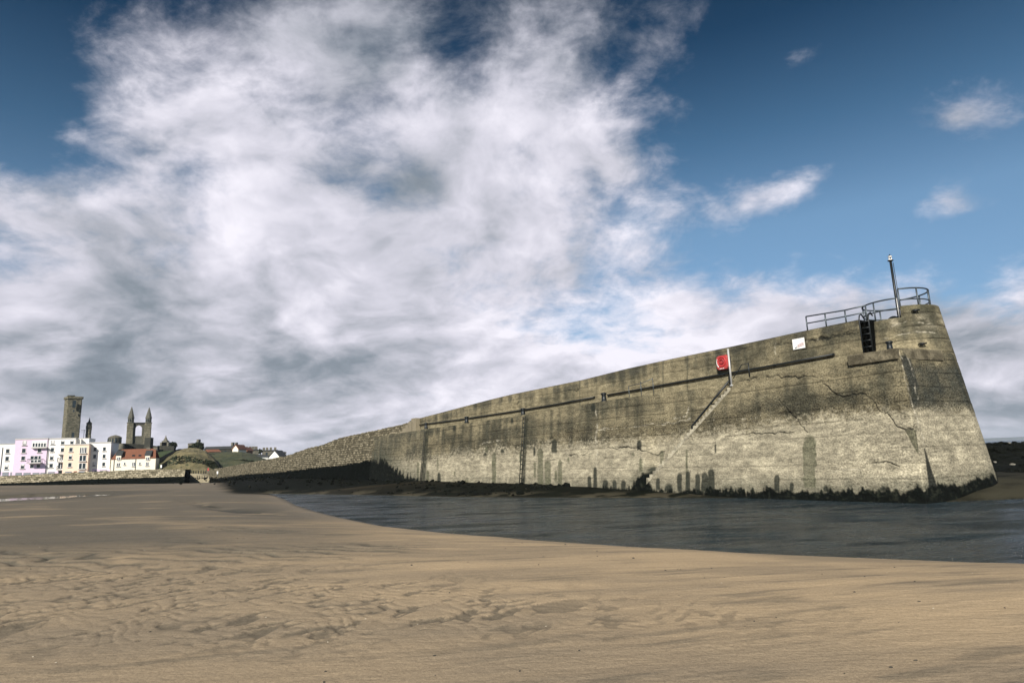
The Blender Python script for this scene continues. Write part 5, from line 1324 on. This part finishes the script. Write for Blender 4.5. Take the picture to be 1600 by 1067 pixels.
# bushes on the mound: uncountable scrub
sc_m = MB(); r = random.Random(77)
for k in range(5200):
    x = r.choice([r.gauss(333, 6), r.gauss(338, 5), r.uniform(262, 340), r.uniform(345, 415)])
    sy = np.interp(x, [250, 262, 275, 296, 321, 335, 342, 420], [726, 716, 712, 712, 718, 722, 732, 724]) if x < 343 else np.interp(x, [343, 380, 420], [722, 718, 722])
    y = sy+abs(r.gauss(0, 6)); Dd = 172 if x < 343 else 200
    p = at(x, min(y, 737), Dd); s = r.uniform(.15, .45); q = Matrix.Rotation(r.uniform(0, 6), 3, 'Z') @ Matrix.Rotation(r.uniform(0, 3), 3, 'X')
    if x < 326 and r.random() < .75: continue
    sc_m.add([p+q @ Vector((-s, -s, 0)), p+q @ Vector((s, -s, 0)), p+q @ Vector((0, s, 0))], [(0, 1, 2)])
tag(sc_m.build('scrub', LEAF), kind='stuff')
# small things at the harbour mouth
def harbour_post(x, y0, y1, Dd, label, grp=None, mat=GREYM, r=.09, proto=[None]):
    b = at(x, y1, Dd); t_ = at(x, y0, Dd); o = MB().lathe((0, 0, 0), [(r, 0), (r, t_.z-b.z), (r*.5, t_.z-b.z+.05)], 8).build('harbour_post', mat, None, True); o.location = b; tag(o, label, 'post', grp); return o
ordn = ['leftmost', 'second from left', 'third from left', 'middle one', 'third from right', 'second from right', 'rightmost']
for i, x in enumerate((298.5, 302, 306, 310, 314, 318, 321.5)):
    harbour_post(x, 735, 739.8, 156, 'dark post across the harbour mouth, %s of the row of seven' % ordn[i], 'row of dark posts across the harbour mouth', BLACK, .10)
def small_sign(name, x, y0, y1, w_, Dd, mat, label):
    b = at(x, y1, Dd); t_ = at(x, y0, Dd); o = empty(name, b, label, 'sign'); H = t_.z-b.z
    MB().tube([b-Vector((0, 0, .4)), b+Vector((0, 0, H*.9))], .06, 6).build('post', GREYM, o)
    MB().box(b+Vector((0, -.1, H*.6)), (w_*Dd/1000, .08, H*.75)).build('panel', mat, o, bevel=.02)
small_sign('red_sign', 325.6, 731, 736.5, 2.4, 154, RED, 'small red board on a post at the landward end of the pier')
small_sign('white_sign', 252, 726, 732, 2.2, 158, WHITE, 'small white board standing on the quay right of the cottage')
small_sign('white_sign', 340, 736, 741.5, 2.2, 143, WHITE, 'small white board at the landward end of the pier wall')
rf_ = at(121, 683, 168); an = empty('roof_aerial', (rf_.x, rf_.y, at(130.5, 686, 172).z), 'thin aerial mast on the white rooftop storey', 'aerial')
a = at(130.5, 686, 168); b = at(130, 671, 168); MB().tube([a, (a.x, a.y, b.z)], .07, 5).build('mast', GREYM, an); MB().tube([(a.x-.9, a.y, b.z-.2), (a.x+.6, a.y, b.z-.2)], .05, 4).build('crossbar', GREYM, an)

# ---- air: thin even haze to the far coast
hz_ = MB().box((0, 0, 0), (1, 1, 1)); hb = MB(); hb.add([(x, y, z) for x in (-9500, 17500) for y in (-400, 9800) for z in (-4., 150.)], [(0, 1, 3, 2), (4, 6, 7, 5), (0, 4, 5, 1), (2, 3, 7, 6), (0, 2, 6, 4), (1, 5, 7, 3)])
hm_ = bpy.data.materials.new('thin_haze'); hm_.use_nodes = True; ht = NT(hm_.node_tree); ht.n.remove(ht.n['Principled BSDF'])
pv = ht.node('ShaderNodeVolumePrincipled'); pv.inputs['Color'].default_value = (.75, .85, 1, 1); pv.inputs['Density'].default_value = 8e-5
ht.l.new(pv.outputs[0], ht.n['Material Output'].inputs['Volume'])
tag(hb.build('haze', hm_), kind='stuff')
